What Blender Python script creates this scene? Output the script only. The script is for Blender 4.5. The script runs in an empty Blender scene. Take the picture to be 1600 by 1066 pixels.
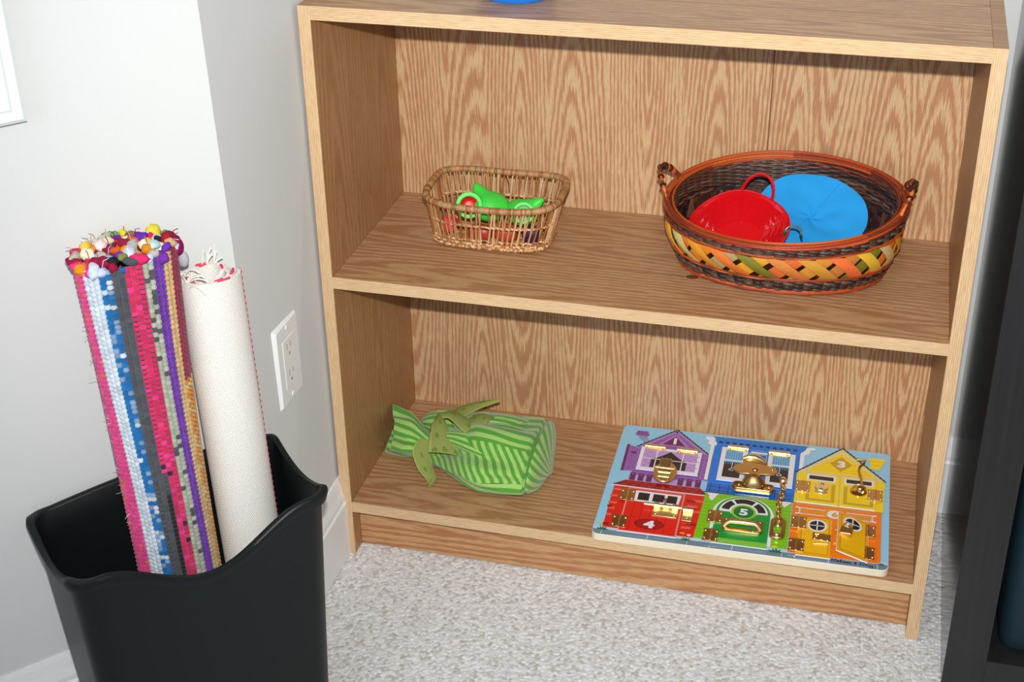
import bpy, math, random
import numpy as np
from mathutils import Vector, Matrix, Euler
PI = math.pi
random.seed(4)
sc = bpy.context.scene
COL = sc.collection

# ------------------------------------------------------------------ helpers
def lin(c):
    c = c / 255.0
    return c / 12.92 if c <= 0.04045 else ((c + 0.055) / 1.055) ** 2.4
def rgb(r, g, b): return (lin(r), lin(g), lin(b), 1.0)

class MB:
    def __init__(s): s.v = []; s.f = []; s.c = []
    def add(s, vs, fs, col=None):
        n = len(s.v)
        s.v.extend([tuple(v) for v in vs])
        for f in fs: s.f.append(tuple(i + n for i in f)); s.c.append(col)
        return s
    def box(s, x0, x1, y0, y1, z0, z1, col=None):
        vs = [(x0,y0,z0),(x1,y0,z0),(x1,y1,z0),(x0,y1,z0),(x0,y0,z1),(x1,y0,z1),(x1,y1,z1),(x0,y1,z1)]
        return s.add(vs, [(0,3,2,1),(4,5,6,7),(0,1,5,4),(1,2,6,5),(2,3,7,6),(3,0,4,7)], col)
    def prism(s, poly, z0, z1, col=None, side=None):
        a = sum(poly[i][0]*poly[(i+1)%len(poly)][1]-poly[(i+1)%len(poly)][0]*poly[i][1] for i in range(len(poly)))
        if a < 0: poly = poly[::-1]
        n = len(poly); b = len(s.v)
        s.v.extend([(x,y,z0) for x,y in poly] + [(x,y,z1) for x,y in poly])
        s.f.append(tuple(b+n+i for i in range(n))); s.c.append(col)
        s.f.append(tuple(b+n-1-i for i in range(n))); s.c.append(side or col)
        for i in range(n):
            j = (i+1) % n
            s.f.append((b+i,b+j,b+n+j,b+n+i)); s.c.append(side or col)
        return s
    def flat(s, poly, z, col):
        a = sum(poly[i][0]*poly[(i+1)%len(poly)][1]-poly[(i+1)%len(poly)][0]*poly[i][1] for i in range(len(poly)))
        if a < 0: poly = poly[::-1]
        return s.add([(x,y,z) for x,y in poly], [tuple(range(len(poly)))], col)
    def grid(s, fn, nu, nv, cu=False, cv=False, col=None):
        b = len(s.v)
        for i in range(nu):
            for j in range(nv):
                s.v.append(tuple(fn(i/(nu if cu else nu-1), j/(nv if cv else nv-1))))
        for i in range(nu if cu else nu-1):
            for j in range(nv if cv else nv-1):
                a0 = b+i*nv+j; a1 = b+((i+1)%nu)*nv+j; a2 = b+((i+1)%nu)*nv+(j+1)%nv; a3 = b+i*nv+(j+1)%nv
                s.f.append((a0,a1,a2,a3))
                s.c.append(col((i+.5)/nu,(j+.5)/nv) if callable(col) else col)
        return s
    def tube(s, pts, r, n=8, closed=False, col=None, flat=1.0, up=None, caps=True):
        P = [Vector(p) for p in pts]; m = len(P)
        R = r if isinstance(r, (list, tuple)) else [r]*m
        b = len(s.v); prev = None
        for i in range(m):
            t = (P[(i+1)%m]-P[(i-1)%m]) if closed else (P[min(i+1,m-1)]-P[max(i-1,0)])
            if t.length < 1e-9: t = Vector((0,0,1))
            t.normalize()
            if up is not None: a = Vector(up)
            elif prev is not None: a = prev
            else: a = Vector((0,0,1)) if abs(t.z) < .9 else Vector((1,0,0))
            u = a - t*a.dot(t)
            if u.length < 1e-6: u = t.orthogonal()
            u.normalize(); w = t.cross(u); prev = u
            for k in range(n):
                an = 2*PI*k/n
                s.v.append(tuple(P[i] + u*(math.cos(an)*R[i]*flat) + w*(math.sin(an)*R[i])))
        for i in range(m if closed else m-1):
            j = (i+1) % m
            c = col[i] if isinstance(col, list) else col
            for k in range(n):
                q = (k+1) % n
                s.f.append((b+i*n+k, b+i*n+q, b+j*n+q, b+j*n+k)); s.c.append(c)
        if not closed and caps:
            s.f.append(tuple(b+n-1-k for k in range(n))); s.c.append(col[0] if isinstance(col, list) else col)
            s.f.append(tuple(b+(m-1)*n+k for k in range(n))); s.c.append(col[-1] if isinstance(col, list) else col)
        return s
    def ball(s, c, r, nu=12, nv=8, col=None, rot=None):
        rx, ry, rz = r if isinstance(r, (tuple, list)) else (r, r, r)
        c = Vector(c); M = rot if rot is not None else Matrix.Identity(3)
        b = len(s.v)
        s.v.append(tuple(c + M @ Vector((0,0,-rz))))
        for j in range(1, nv):
            ph = -PI/2 + PI*j/nv
            for i in range(nu):
                th = 2*PI*i/nu
                s.v.append(tuple(c + M @ Vector((rx*math.cos(ph)*math.cos(th), ry*math.cos(ph)*math.sin(th), rz*math.sin(ph)))))
        s.v.append(tuple(c + M @ Vector((0,0,rz))))
        top = len(s.v)-1
        for i in range(nu):
            s.f.append((b, b+1+(i+1)%nu, b+1+i)); s.c.append(col)
            s.f.append((top, top-nu+i, top-nu+(i+1)%nu)); s.c.append(col)
        for j in range(nv-2):
            for i in range(nu):
                a = b+1+j*nu
                s.f.append((a+i, a+(i+1)%nu, a+nu+(i+1)%nu, a+nu+i)); s.c.append(col)
        return s
    def lathe(s, prof, c=(0,0,0), n=32, col=None, M=None, sx=1, sy=1):
        c = Vector(c); b = len(s.v); m = len(prof)
        for r, z in prof:
            for k in range(n):
                v = Vector((r*sx*math.cos(2*PI*k/n), r*sy*math.sin(2*PI*k/n), z))
                if M is not None: v = M @ v
                s.v.append(tuple(c+v))
        for i in range(m-1):
            for k in range(n):
                q = (k+1) % n
                s.f.append((b+i*n+k, b+i*n+q, b+(i+1)*n+q, b+(i+1)*n+k)); s.c.append(col)
        return s
    def xf(s, M, start=0):
        for i in range(start, len(s.v)): s.v[i] = tuple(M @ Vector(s.v[i]))
        return s
    def build(s, name, mat, parent=None, smooth=40, bevel=0, seg=2, sub=0):
        me = bpy.data.meshes.new(name)
        me.from_pydata(s.v, [], s.f); me.update()
        if any(c is not None for c in s.c):
            at = me.color_attributes.new('Col', 'FLOAT_COLOR', 'CORNER')
            arr = np.ones((len(me.loops), 4), dtype=np.float32); k = 0
            for f, c in zip(s.f, s.c):
                arr[k:k+len(f)] = c if c is not None else (.5,.5,.5,1); k += len(f)
            at.data.foreach_set('color', arr.ravel())
        if smooth:
            me.polygons.foreach_set('use_smooth', [True]*len(me.polygons))
            if smooth < 180: me.set_sharp_from_angle(angle=math.radians(smooth))
        me.materials.append(mat)
        o = bpy.data.objects.new(name, me); COL.objects.link(o)
        if parent: o.parent = parent
        if bevel:
            m = o.modifiers.new('bevel', 'BEVEL'); m.width = bevel; m.segments = seg; m.limit_method = 'ANGLE'; m.angle_limit = math.radians(50)
        if sub:
            m = o.modifiers.new('sub', 'SUBSURF'); m.levels = sub; m.render_levels = sub
        return o

def thing(name, label, cat, loc=(0,0,0), rot=(0,0,0), group=None):
    o = bpy.data.objects.new(name, None); COL.objects.link(o); o.empty_display_size = .05
    o.location = loc; o.rotation_euler = rot; o['label'] = label; o['category'] = cat
    if group: o['group'] = group
    return o
def tag(o, label, cat, group=None, kind=None):
    o['label'] = label; o['category'] = cat
    if group: o['group'] = group
    if kind: o['kind'] = kind
    return o
def struct(o, label=None):
    o['kind'] = 'structure'
    if label: o['label'] = label
    return o

# ------------------------------------------------------------------ materials
class NT:
    def __init__(s, name):
        s.m = bpy.data.materials.new(name); s.m.use_nodes = True
        s.t = s.m.node_tree; s.n = s.t.nodes; s.b = s.n['Principled BSDF']
    def node(s, ty, **kw):
        n = s.n.new(ty)
        for k, v in kw.items(): setattr(n, k, v)
        return n
    def L(s, a, b): s.t.links.new(a, b)
    def sock(s, i, v):
        if isinstance(v, (int, float)): i.default_value = v
        else: s.L(v, i)
    def math(s, op, a, b=0.0, c=None):
        n = s.node('ShaderNodeMath', operation=op); s.sock(n.inputs[0], a); s.sock(n.inputs[1], b)
        if c is not None: s.sock(n.inputs[2], c)
        return n.outputs[0]
    def comb(s, x, y, z):
        n = s.node('ShaderNodeCombineXYZ'); s.sock(n.inputs[0], x); s.sock(n.inputs[1], y); s.sock(n.inputs[2], z); return n.outputs[0]
    def noise(s, vec, scale=1, detail=2, rough=.5, dist=0):
        n = s.node('ShaderNodeTexNoise'); s.L(vec, n.inputs['Vector']); n.inputs['Scale'].default_value = scale
        n.inputs['Detail'].default_value = detail; n.inputs['Roughness'].default_value = rough; n.inputs['Distortion'].default_value = dist
        return n.outputs['Fac']
    def ramp(s, fac, stops):
        n = s.node('ShaderNodeValToRGB'); s.L(fac, n.inputs[0]); e = n.color_ramp.elements
        while len(e) > 1: e.remove(e[0])
        e[0].position = stops[0][0]; e[0].color = stops[0][1]
        for p, c in stops[1:]:
            q = e.new(p); q.color = c
        return n.outputs[0]
    def mix(s, fac, a, b, mode='MIX'):
        n = s.node('ShaderNodeMix', data_type='RGBA', blend_type=mode)
        s.sock(n.inputs[0], fac)
        for i, v in ((6, a), (7, b)):
            if isinstance(v, tuple): n.inputs[i].default_value = v
            else: s.L(v, n.inputs[i])
        return n.outputs[2]
    def obj(s): return s.node('ShaderNodeTexCoord').outputs['Object']
    def bump(s, h, strength=.3, dist=.001):
        n = s.node('ShaderNodeBump'); s.L(h, n.inputs['Height']); n.inputs['Strength'].default_value = strength; n.inputs['Distance'].default_value = dist
        s.L(n.outputs[0], s.b.inputs['Normal'])
    def set(s, base=None, rough=None, metal=None, spec=None, coat=None, sheen=None):
        if base is not None:
            if isinstance(base, tuple): s.b.inputs['Base Color'].default_value = base
            else: s.L(base, s.b.inputs['Base Color'])
        if rough is not None: s.sock(s.b.inputs['Roughness'], rough)
        if metal is not None: s.b.inputs['Metallic'].default_value = metal
        if spec is not None: s.b.inputs['Specular IOR Level'].default_value = spec
        if coat is not None: s.b.inputs['Coat Weight'].default_value = coat
        if sheen is not None: s.b.inputs['Sheen Weight'].default_value = sheen
        return s.m

def plain(name, c, rough=.5, metal=0, spec=.5, noise=0, nscale=200, bump=0, coat=0):
    t = NT(name); o = t.obj()
    n = t.noise(o, nscale, 3)
    base = t.mix(n, tuple(x*(1-noise) for x in c[:3])+(1,), tuple(min(1,x*(1+noise)) for x in c[:3])+(1,)) if noise else c
    if bump: t.bump(n, bump, .001)
    return t.set(base, rough, metal, spec, coat)
def vcol(name, rough=.5, metal=0, spec=.5, noise=0, nscale=300, bump=0, coat=0, sheen=0):
    t = NT(name); a = t.node('ShaderNodeAttribute', attribute_name='Col').outputs['Color']
    o = t.obj(); n = t.noise(o, nscale, 3)
    if noise:
        g = t.math('MULTIPLY_ADD', n, 2*noise, 1-noise)
        k = t.node('ShaderNodeVectorMath', operation='SCALE'); t.L(a, k.inputs[0]); t.L(g, k.inputs['Scale']); a = k.outputs[0]
    if bump: t.bump(n, bump, .001)
    return t.set(a, rough, metal, spec, coat, sheen)

OAK_L = rgb(212, 178, 134); OAK_D = rgb(180, 128, 90)
def oak(name, g, c, centers, freq=190, s=.13, light=OAK_L, dark=OAK_D, seed=0, warp=.007, fine=.20, rough=.42, amt=1.0, edge=.0, spec=.45):
    t = NT(name); sep = t.node('ShaderNodeSeparateXYZ'); t.L(t.obj(), sep.inputs[0])
    G = sep.outputs['XYZ'.index(g)]; C = sep.outputs['XYZ'.index(c)]
    mul = lambda a, k: t.math('MULTIPLY', a, k)
    nA = t.noise(t.comb(mul(C, 12), mul(G, 1.6), seed), 1, 2)
    Cw = t.math('ADD', C, mul(t.math('SUBTRACT', nA, .5), warp*2))
    r = None
    for c0, g0 in centers:
        dx = t.math('SUBTRACT', Cw, c0); dg = mul(t.math('SUBTRACT', G, g0), s)
        ri = t.math('SQRT', t.math('ADD', mul(dx, dx) if False else t.math('MULTIPLY', dx, dx), t.math('MULTIPLY', dg, dg)))
        r = ri if r is None else t.math('SMOOTH_MIN', r, ri, .012)
    jag = t.noise(t.comb(mul(C, 520), mul(G, 26), seed+3), 1, 2, .6)
    med = t.noise(t.comb(mul(C, 40), mul(G, 3), seed+7), 1, 2)
    ph = t.math('ADD', mul(r, freq), t.math('ADD', mul(jag, 1.15), mul(med, .7)))
    band = t.math('MULTIPLY_ADD', t.math('SINE', mul(ph, 2*PI)), .5, .5)
    wide = t.noise(t.comb(mul(C, 30), mul(G, 3), seed+11), 1, 1)
    band = t.math('ADD', band, mul(t.math('SUBTRACT', wide, .5), 1.0))
    f = t.ramp(band, [(.25, (0,0,0,1)), (.85, (1,1,1,1))])
    base = t.mix(mul(f, amt), light, dark)
    pore = t.noise(t.comb(mul(C, 1100), mul(G, 60), seed+5), 1, 3, .7)
    pk = t.ramp(pore, [(.36, (0,0,0,1)), (.60, (1,1,1,1))])
    base = t.mix(t.math('MULTIPLY', t.math('SUBTRACT', 1.0, pk), fine*2), base, tuple(x*.55 for x in dark[:3])+(1,))
    tone = t.noise(t.comb(mul(C, 5), mul(G, 1.5), seed+20), 1, 2)
    base = t.mix(mul(t.math('SUBTRACT', tone, .3), .35), base, tuple(x*.8 for x in light[:3])+(1,))
    t.bump(t.math('ADD', pore, mul(band, .2)), .08, .0006)
    return t.set(base, rough, 0, spec)

W, H, TK, D = .8076, .8076, .0157, .2897
Z1B, Z1, Z2B, Z2, Z3B = .0740, .0906, .4324, .4487, .7907
KY = .026
m_back = oak('oak laminate back', 'Z', 'X', [(.02,.48),(.195,.50),(.375,.66),(.47,.44),(.62,.88),(.76,.30),(.13,.02),(.27,.30),(.40,.08),(.575,.44),(.70,.36)], freq=200, s=.085, seed=1)
m_side = oak('oak laminate side', 'Z', 'Y', [(.16,.55),(.05,.2),(.23,.15),(.14,.05)], freq=120, s=.07, light=rgb(184,140,94), dark=rgb(160,110,70), seed=9, amt=.7)
m_shelf = oak('oak laminate shelf', 'X', 'Y', [(.05,.38),(.16,.66),(.27,.2),(.03,.95),(.02,-.1),(.23,.85)], freq=135, s=.075, light=rgb(196,156,112), dark=rgb(162,110,74), seed=17, amt=.85)
m_edgeX = oak('oak edge banding', 'X', 'Z', [(-.4,0)], freq=420, s=.02, light=rgb(222,192,150), dark=rgb(204,166,122), seed=23, warp=.002, fine=.2)
m_edgeZ = oak('oak edge banding upright', 'Z', 'X', [(-.4,0)], freq=420, s=.02, light=rgb(222,192,150), dark=rgb(204,164,120), seed=29, warp=.002, fine=.2)
m_kick = oak('oak laminate plinth', 'X', 'Z', [(-.02,.25),(.09,.55),(.0,.72)], freq=110, s=.09, light=rgb(200,156,108), dark=rgb(168,112,72), seed=31)

def paint(name, c, sc_=350, b=.06):
    t = NT(name); n = t.noise(t.obj(), sc_, 3)
    n2 = t.noise(t.obj(), 3, 2)
    t.bump(n, b, .001)
    return t.set(t.mix(n2, tuple(x*.97 for x in c[:3])+(1,), c), .75, 0, .25)
m_wall = paint('wall paint', (.645,.66,.65,1))
m_trim = plain('white trim paint', (.80,.82,.83,1), .4, spec=.4)
m_white = plain('white plastic', (.82,.84,.83,1), .35)
m_slot = plain('slot dark', (.35,.36,.36,1), .5)

# black-brown wood veneer of the dark cabinet
t = NT('black brown veneer'); sep = t.node('ShaderNodeSeparateXYZ'); t.L(t.obj(), sep.inputs[0])
n = t.noise(t.comb(t.math('MULTIPLY', sep.outputs[0], 160), t.math('MULTIPLY', sep.outputs[1], 160), t.math('MULTIPLY', sep.outputs[2], 7)), 1, 4)
m_dark = t.set(t.mix(n, (.010,.010,.011,1), (.022,.021,.022,1)), .32, 0, .5); t.bump(n, .04, .0005)
t = NT('black brown gloss side'); n = t.noise(t.obj(), 60, 3)
m_darkgloss = t.set(t.mix(n, (.004,.004,.005,1), (.007,.007,.008,1)), .15, 0, .38)
# black bin plastic
t = NT('black bin plastic'); n = t.noise(t.obj(), 900, 2); t.bump(n, .12, .0005)
m_bin = t.set((.0050,.0080,.0080,1), .42, 0, .28)

# ------------------------------------------------------------------ room
def ccol(z):   # the corner between the two left walls leans slightly out of plumb
    return (-.0102 - .0137*(z-.578), -.215 - .0156*(z-.578))
TW = Vector((.6606,.7508)); NW = Vector((.7508,-.6606))   # along / out of the angled wall
ZT = 1.75
o = MB().box(-1.8, 2.6, -2.6, .45, -.05, -.004).build('floor', plain('carpet backing', rgb(190,188,186), .95, noise=.1), smooth=0); struct(o, 'grey loop pile carpeted floor')
# grey side wall (from corner to back)
def quadwall(name, a0, b0, a1, b1, thick):
    n = Vector((thick[0], thick[1], 0)); z0 = -.05
    P = [Vector((a0[0],a0[1],z0)), Vector((b0[0],b0[1],z0)), Vector((b1[0],b1[1],ZT)), Vector((a1[0],a1[1],ZT))]
    vs = P + [p+n for p in P]
    return struct(MB().add(vs, [(0,1,2,3),(7,6,5,4),(0,4,5,1),(1,5,6,2),(2,6,7,3),(3,7,4,0)]).build(name, m_wall, smooth=0))
c0, c1 = ccol(-.05), ccol(ZT)
YB = .3137
quadwall('wall_side', c0, (-.0081, YB), c1, (-.0081, YB), (-.1, 0))['label'] = 'short grey-looking wall beside the bookcase'
far0 = (c0[0]-TW.x*1.9, c0[1]-TW.y*1.9); far1 = (c1[0]-TW.x*1.9, c1[1]-TW.y*1.9)
quadwall('wall_left', far0, c0, far1, c1, (-.0751, .0661))['label'] = 'bright off-white angled wall behind the bin'
struct(MB().box(-.2, 2.6, YB, YB+.1, -.05, ZT).build('wall_back', m_wall, smooth=0), 'wall behind the bookcase')

prof = [(0,0),(.012,0),(.012,.088),(.0095,.091),(.0095,.098),(.0065,.110),(.0045,.122),(.003,.128),(0,.128)]
def baseboard(name, a, b, nrm, mitre=(0,0)):
    a = Vector(a); b = Vector(b); d = (b-a).normalized(); n = Vector(nrm).normalized(); mb = MB()
    m = len(prof)
    vs = [(*(a + n*x + d*(mitre[0]*x)), z) for x, z in prof] + [(*(b + n*x + d*(mitre[1]*x)), z) for x, z in prof]
    fs = [(i, i+1, m+i+1, m+i) for i in range(m-1)] + [tuple(range(m))[::-1], tuple(m+i for i in range(m))]
    return struct(mb.add(vs, fs).build(name, m_trim, smooth=0))
cb = ccol(0)
baseboard('baseboard_left', (cb[0]-TW.x*1.8, cb[1]-TW.y*1.8), cb, NW, (0, .414))
baseboard('baseboard_side', cb, (-.0078, YB), (1,.0), (-.414, 0))
baseboard('baseboard_back', (.008, YB), (2.5, YB), (0,-1))

# carpet: loop pile in rows
def carpet():
    x0, x1, y0, y1, st = -.42, 1.30, -.84, .31, .0013
    nx, ny = int((x1-x0)/st), int((y1-y0)/st)
    X, Y = np.meshgrid(x0+np.arange(nx)*st, y0+np.arange(ny)*st, indexing='ij')
    rng = np.random.RandomState(3)
    cw, ch = .0044, .0052          # loop pitch across rows, along rows
    Hh = np.zeros_like(X); best = np.zeros_like(X, dtype=np.float32); tone = np.zeros_like(X)
    ga, gb = int((x1-x0)/cw)+6, int((y1-y0)/ch)+6
    jx = rng.uniform(-.24,.24,(ga,gb)); jy = rng.uniform(-.33,.33,(ga,gb)); hh = rng.uniform(.55,1.0,(ga,gb)); tn = rng.uniform(0,1,(ga,gb)); an = rng.uniform(-.6,.6,(ga,gb))
    sx = rng.uniform(.85,1.15,(ga,gb))
    U = (X-x0)/cw + .35*np.sin(Y*23+X*9)+1.5; V = (Y-y0)/ch + 2
    iu, iv = np.floor(U).astype(int), np.floor(V).astype(int)
    for du in (-1,0,1):
        for dv in (-1,0,1):
            a = np.clip(iu+du,0,ga-1); b = np.clip(iv+dv,0,gb-1)
            off = np.where(a%2==0, 0, .5)
            ex = (U-(a+.5+jx[a,b]))*cw; ey = (V-(b+.5+jy[a,b]+off-.25))*ch
            c, s = np.cos(an[a,b]), np.sin(an[a,b])
            p = (ex*c+ey*s)/(.0029*sx[a,b]); q = (-ex*s+ey*c)/.0038
            h = hh[a,b]*np.sqrt(np.clip(1-p*p-q*q,0,1))
            m = h > best
            best = np.where(m, h, best); tone = np.where(m, tn[a,b], tone)
    Z = .0024*np.maximum(best,.32) - .0026 + .0006*np.sin(X*40+Y*17) 
    # hold down where furniture stands
    me = bpy.data.meshes.new('carpet_pile')
    n = nx*ny
    co = np.stack([X,Y,Z],-1).reshape(-1,3).astype(np.float32)
    idx = np.arange(n).reshape(nx,ny)
    q = np.stack([idx[:-1,:-1],idx[1:,:-1],idx[1:,1:],idx[:-1,1:]],-1).reshape(-1,4)
    # keep inside the room
    cx, cy = co[q[:,0],0], co[q[:,0],1]
    dn = (cx-cb[0])*NW.x + (cy-cb[1])*NW.y
    ok = np.where(cy < cb[1]+.02, dn > .010, cx > .004) & ((cx > .004) | (dn > .010))
    q = q[ok]
    me.vertices.add(n); me.vertices.foreach_set('co', co.ravel())
    me.loops.add(len(q)*4); me.loops.foreach_set('vertex_index', q.ravel().astype(np.int32))
    me.polygons.add(len(q)); me.polygons.foreach_set('loop_start', np.arange(len(q), dtype=np.int32)*4); me.polygons.foreach_set('loop_total', np.full(len(q),4,dtype=np.int32))
    me.update(calc_edges=True); me.validate()
    at = me.color_attributes.new('Col','FLOAT_COLOR','POINT')
    t_ = tone.reshape(-1); c = np.ones((n,4),np.float32)
    A = np.array(rgb(204,202,198)[:3]); B = np.array(rgb(232,233,234)[:3]); K = np.array(rgb(192,188,182)[:3])
    f = t_[:,None]
    c[:,:3] = np.where(f<.12, K, A+(B-A)*f)
    at.data.foreach_set('color', c.ravel())
    me.polygons.foreach_set('use_smooth', [True]*len(me.polygons))
    t = NT('loop pile wool'); a = t.node('ShaderNodeAttribute', attribute_name='Col').outputs['Color']
    n1 = t.noise(t.obj(), 1800, 2); t.bump(n1, .5, .001)
    me.materials.append(t.set(a, .95, 0, .1, sheen=.1))
    o = bpy.data.objects.new('carpet_pile', me); COL.objects.link(o)
    tag(o, 'light grey loop pile carpet in front of the bookcase', 'carpet', kind='stuff')
carpet()

# ------------------------------------------------------------------ bookcase
bc = thing('bookcase', 'low oak laminate bookcase with two open shelves against the wall', 'bookcase', (0,0,0))
EB = .0005
def panel(name, x0,x1,y0,y1,z0,z1, mat): return MB().box(x0,x1,y0,y1,z0,z1).build(name, mat, bc, smooth=0, bevel=.0004, seg=1)
for xa in (0, W-TK):
    p = panel('side_panel', xa, xa+TK, EB, D+.003, 0, H, m_side)
    MB().box(xa, xa+TK, 0, EB, 0, H).build('edge_banding', m_edgeZ, p, smooth=0)
for nm, z0, z1, y1 in (('top_panel', Z3B, H, D+.003), ('shelf', Z2B, Z2, D-.0003), ('bottom_shelf', Z1B, Z1, D-.0003)):
    p = panel(nm, TK+.0001, W-TK-.0001, EB, y1, z0, z1, m_shelf)
    MB().box(TK, W-TK, 0, EB, z0, z1).build('edge_banding', m_edgeX, p, smooth=0)
panel('plinth_board', TK+.0001, W-TK-.0001, KY, KY+.012, .001, Z1B-.0012, m_kick)
bp = panel('back_panel', TK+.0001, W-TK-.0001, D, D+.003, .01, Z3B-.0001, m_back)
MB().box(.5395, .5410, D-.0004, D, Z2+.001, Z3B-.0005).build('seam', plain('seam brown', rgb(120,74,44), .7), bp, smooth=0)
tag(MB().lathe([(0,.0003),(.006,.0003),(.0075,.0001)], (.471,.107,Z2), 18, sx=1.1, sy=.8).build('stain', plain('stain', rgb(110,60,38), .4), None), 'small dark brown spot on the middle shelf near the large basket', 'spot')

# ------------------------------------------------------------------ outlet, picture frame
out = thing('wall_outlet', 'white duplex outlet with cover plate on the grey side wall', 'outlet', (-.0076,-.1165,.3865), (0,0,0))
def rrect(cx, cy, w, h, r, n=5):
    P = []
    for sx, sy, a0 in ((1,1,0),(-1,1,90),(-1,-1,180),(1,-1,270)):
        for k in range(n+1):
            a = math.radians(a0+90*k/n); P.append((cx+sx*(w/2-r)+r*math.cos(a), cy+sy*(h/2-r)+r*math.sin(a)))
    return P
R_out = Matrix(((0,0,1),(1,0,0),(0,1,0)))   # (u,v,n)->(y,z,x)
def onwall(mb): return mb.xf(R_out.to_4x4())
mb = MB(); a = rrect(0,0,.070,.1145,.003); b_ = rrect(0,0,.062,.1065,.002); n = len(a)
mb.add([(x,y,0) for x,y in a]+[(x,y,.0025) for x,y in a]+[(x,y,.0062) for x,y in b_],
       [(i,(i+1)%n,n+(i+1)%n,n+i) for i in range(n)]+[(n+i,n+(i+1)%n,2*n+(i+1)%n,2*n+i) for i in range(n)]+[tuple(2*n+i for i in range(n))])
pl = onwall(mb).build('cover_plate', m_white, out, 30)
rc = onwall(MB().prism(rrect(0,0,.034,.067,.001), .0060, .0068)).build('receptacle', m_white, out, 30, bevel=.0004)
for dz in (.0185,-.0185):
    mb = MB()
    mb.prism([(x,y+dz) for x,y in rrect(-.0055,.004,.0018,.009,.0004)], .0068,.0070)
    mb.prism([(x,y+dz) for x,y in rrect(.0055,.004,.0018,.0075,.0004)], .0068,.0070)
    mb.prism([(x,y+dz) for x,y in rrect(0,-.007,.0045,.0045,.002)], .0068,.0070)
    onwall(mb).build('socket_slots', m_slot, rc, 0)
for dz in (.0478,-.0478):
    s_ = onwall(MB().lathe([(.0034,0),(.0032,.0008),(0,.0013)], (0,dz,.0062), 14)).build('screw', plain('screw paint', (.80,.81,.80,1), .3), pl)

def wp(tt, nn, z):   # point by distance along angled wall, out from it, height
    x, y = ccol(z); base = Vector((-.008,-.212))
    p = base + TW*tt + NW*nn
    return (p.x, p.y, z)
WR = math.atan2(TW.y, TW.x)
fr = thing('picture_frame', 'white picture frame hanging on the bright angled wall', 'picture frame', wp(-.208,.004,.7905), (0,0,WR))
# local: x along wall (right), y into wall, z up ; frame extends left and up
FW, FH, FB = .26, .34, .024
for (u0,u1,v0,v1,ch) in ((-FW,0,0,FB,'h'),(-FW,0,FH-FB,FH,'h'),(-FW,-FW+FB,0,FH,'v'),(-FB,0,0,FH,'v')):
    pass
def mould():
    outer = [(-FW,0),(0,0),(0,FH),(-FW,FH)]
    levels = [(0,0),(0,-.014),(.004,-.017),(.012,-.014),(.015,-.016),(FB,-.009),(FB,-.004)]
    sides = []
    for i in range(4):
        mb = MB(); vs = []
        for q in (i, (i+1)%4):
            sx = 1 if outer[q][0] < -FW/2 else -1; sy = 1 if outer[q][1] < FH/2 else -1
            for ins, y in levels: vs.append((outer[q][0]+sx*ins, y, outer[q][1]+sy*ins))
        m = len(levels)
        mb.add(vs, [(k,k+1,m+k+1,m+k) for k in range(m-1)])
        mb.build('frame_rail', plain('frame white', (.76,.84,.81,1), .35) if i==0 else bpy.data.materials['frame white'], fr, 30)
mould()
MB().box(-FW+.01, -.01, -.0062, -.001, .01, FH-.01).build('mat_board', plain('mat white', (.72,.77,.76,1), .4), fr, 0)

# ------------------------------------------------------------------ dark cabinet and teal box
cab = thing('storage_cabinet', 'black-brown open cube cabinet with thick frame, right of the bookcase', 'cabinet', (.8378, 0, 0))
CF, CW_, CB_, CHt, CT = -.0821, .79, .3105, .79, .0495
c_side = MB().box(0, CT, CF, CB_, 0, CHt).build('side_panel', m_darkgloss, cab, smooth=0, bevel=.0006)
MB().box(0, CT, CF-.0006, CF, 0, CHt).build('front_edge', m_dark, c_side, smooth=0)
MB().box(CW_-CT, CW_, CF, CB_, 0, CHt).build('side_panel', m_dark, cab, smooth=0, bevel=.0006)
MB().box(CT, CW_-CT, CF, CB_, .0015, .0510).build('bottom_panel', m_dark, cab, smooth=0, bevel=.0004)
MB().box(CT, CW_-CT, CF, CB_, CHt-CT, CHt).build('top_panel', m_dark, cab, smooth=0, bevel=.0004)
MB().box(CT, CW_-CT, CF+.001, CB_-.001, .387, .403).build('shelf', m_dark, cab, smooth=0)
MB().box(CW_/2-.008, CW_/2+.008, CF+.001, CB_-.001, .0510, .387).build('divider', m_dark, cab, smooth=0)
MB().box(CW_/2-.008, CW_/2+.008, CF+.001, CB_-.001, .403, CHt-CT).build('divider', m_dark, cab, smooth=0)
tb = thing('storage_box', 'dark teal storage box in the lower cube of the black-brown cabinet', 'box', (1.0465, .085, .0515))
m_teal = plain('teal fabric', rgb(18,42,52), .6, spec=.35, noise=.12, nscale=700, bump=.2)
def boxshell():
    mb = MB(); lv = [(0,.0,.004),(.0,.014,.012),(.02,.016,.02),(.16,.0175,.02),(.312,.019,.02),(.318,.019,.02)]
    def ring(off, z, r, hw=.145, hd=.140): return [(x,y,z) for x,y in rrect(0,0,2*(hw+off),2*(hd+off),r,6)]
    rings = [ring(-.004,0,.020), ring(.0,.004,.022), ring(.001,.02,.022), ring(.004,.16,.022), ring(.006,.318,.022), ring(.003,.320,.02), ring(.001,.314,.018), ring(-.003,.01,.018)]
    n = len(rings[0]); vs = [v for r in rings for v in r]
    fs = [(k*n+i,k*n+(i+1)%n,(k+1)*n+(i+1)%n,(k+1)*n+i) for k in range(len(rings)-1) for i in range(n)]
    fs += [tuple(range(n))[::-1], tuple((len(rings)-1)*n+i for i in range(n))]
    mb.add(vs, fs).build('box_body', m_teal, tb, 50)
    MB().tube([(-.03,-.148,.235),(-.028,-.153,.225),(0,-.155,.222),(.028,-.153,.225),(.03,-.148,.235)], .003, 8).build('pull_handle', m_teal, tb)
boxshell()

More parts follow.
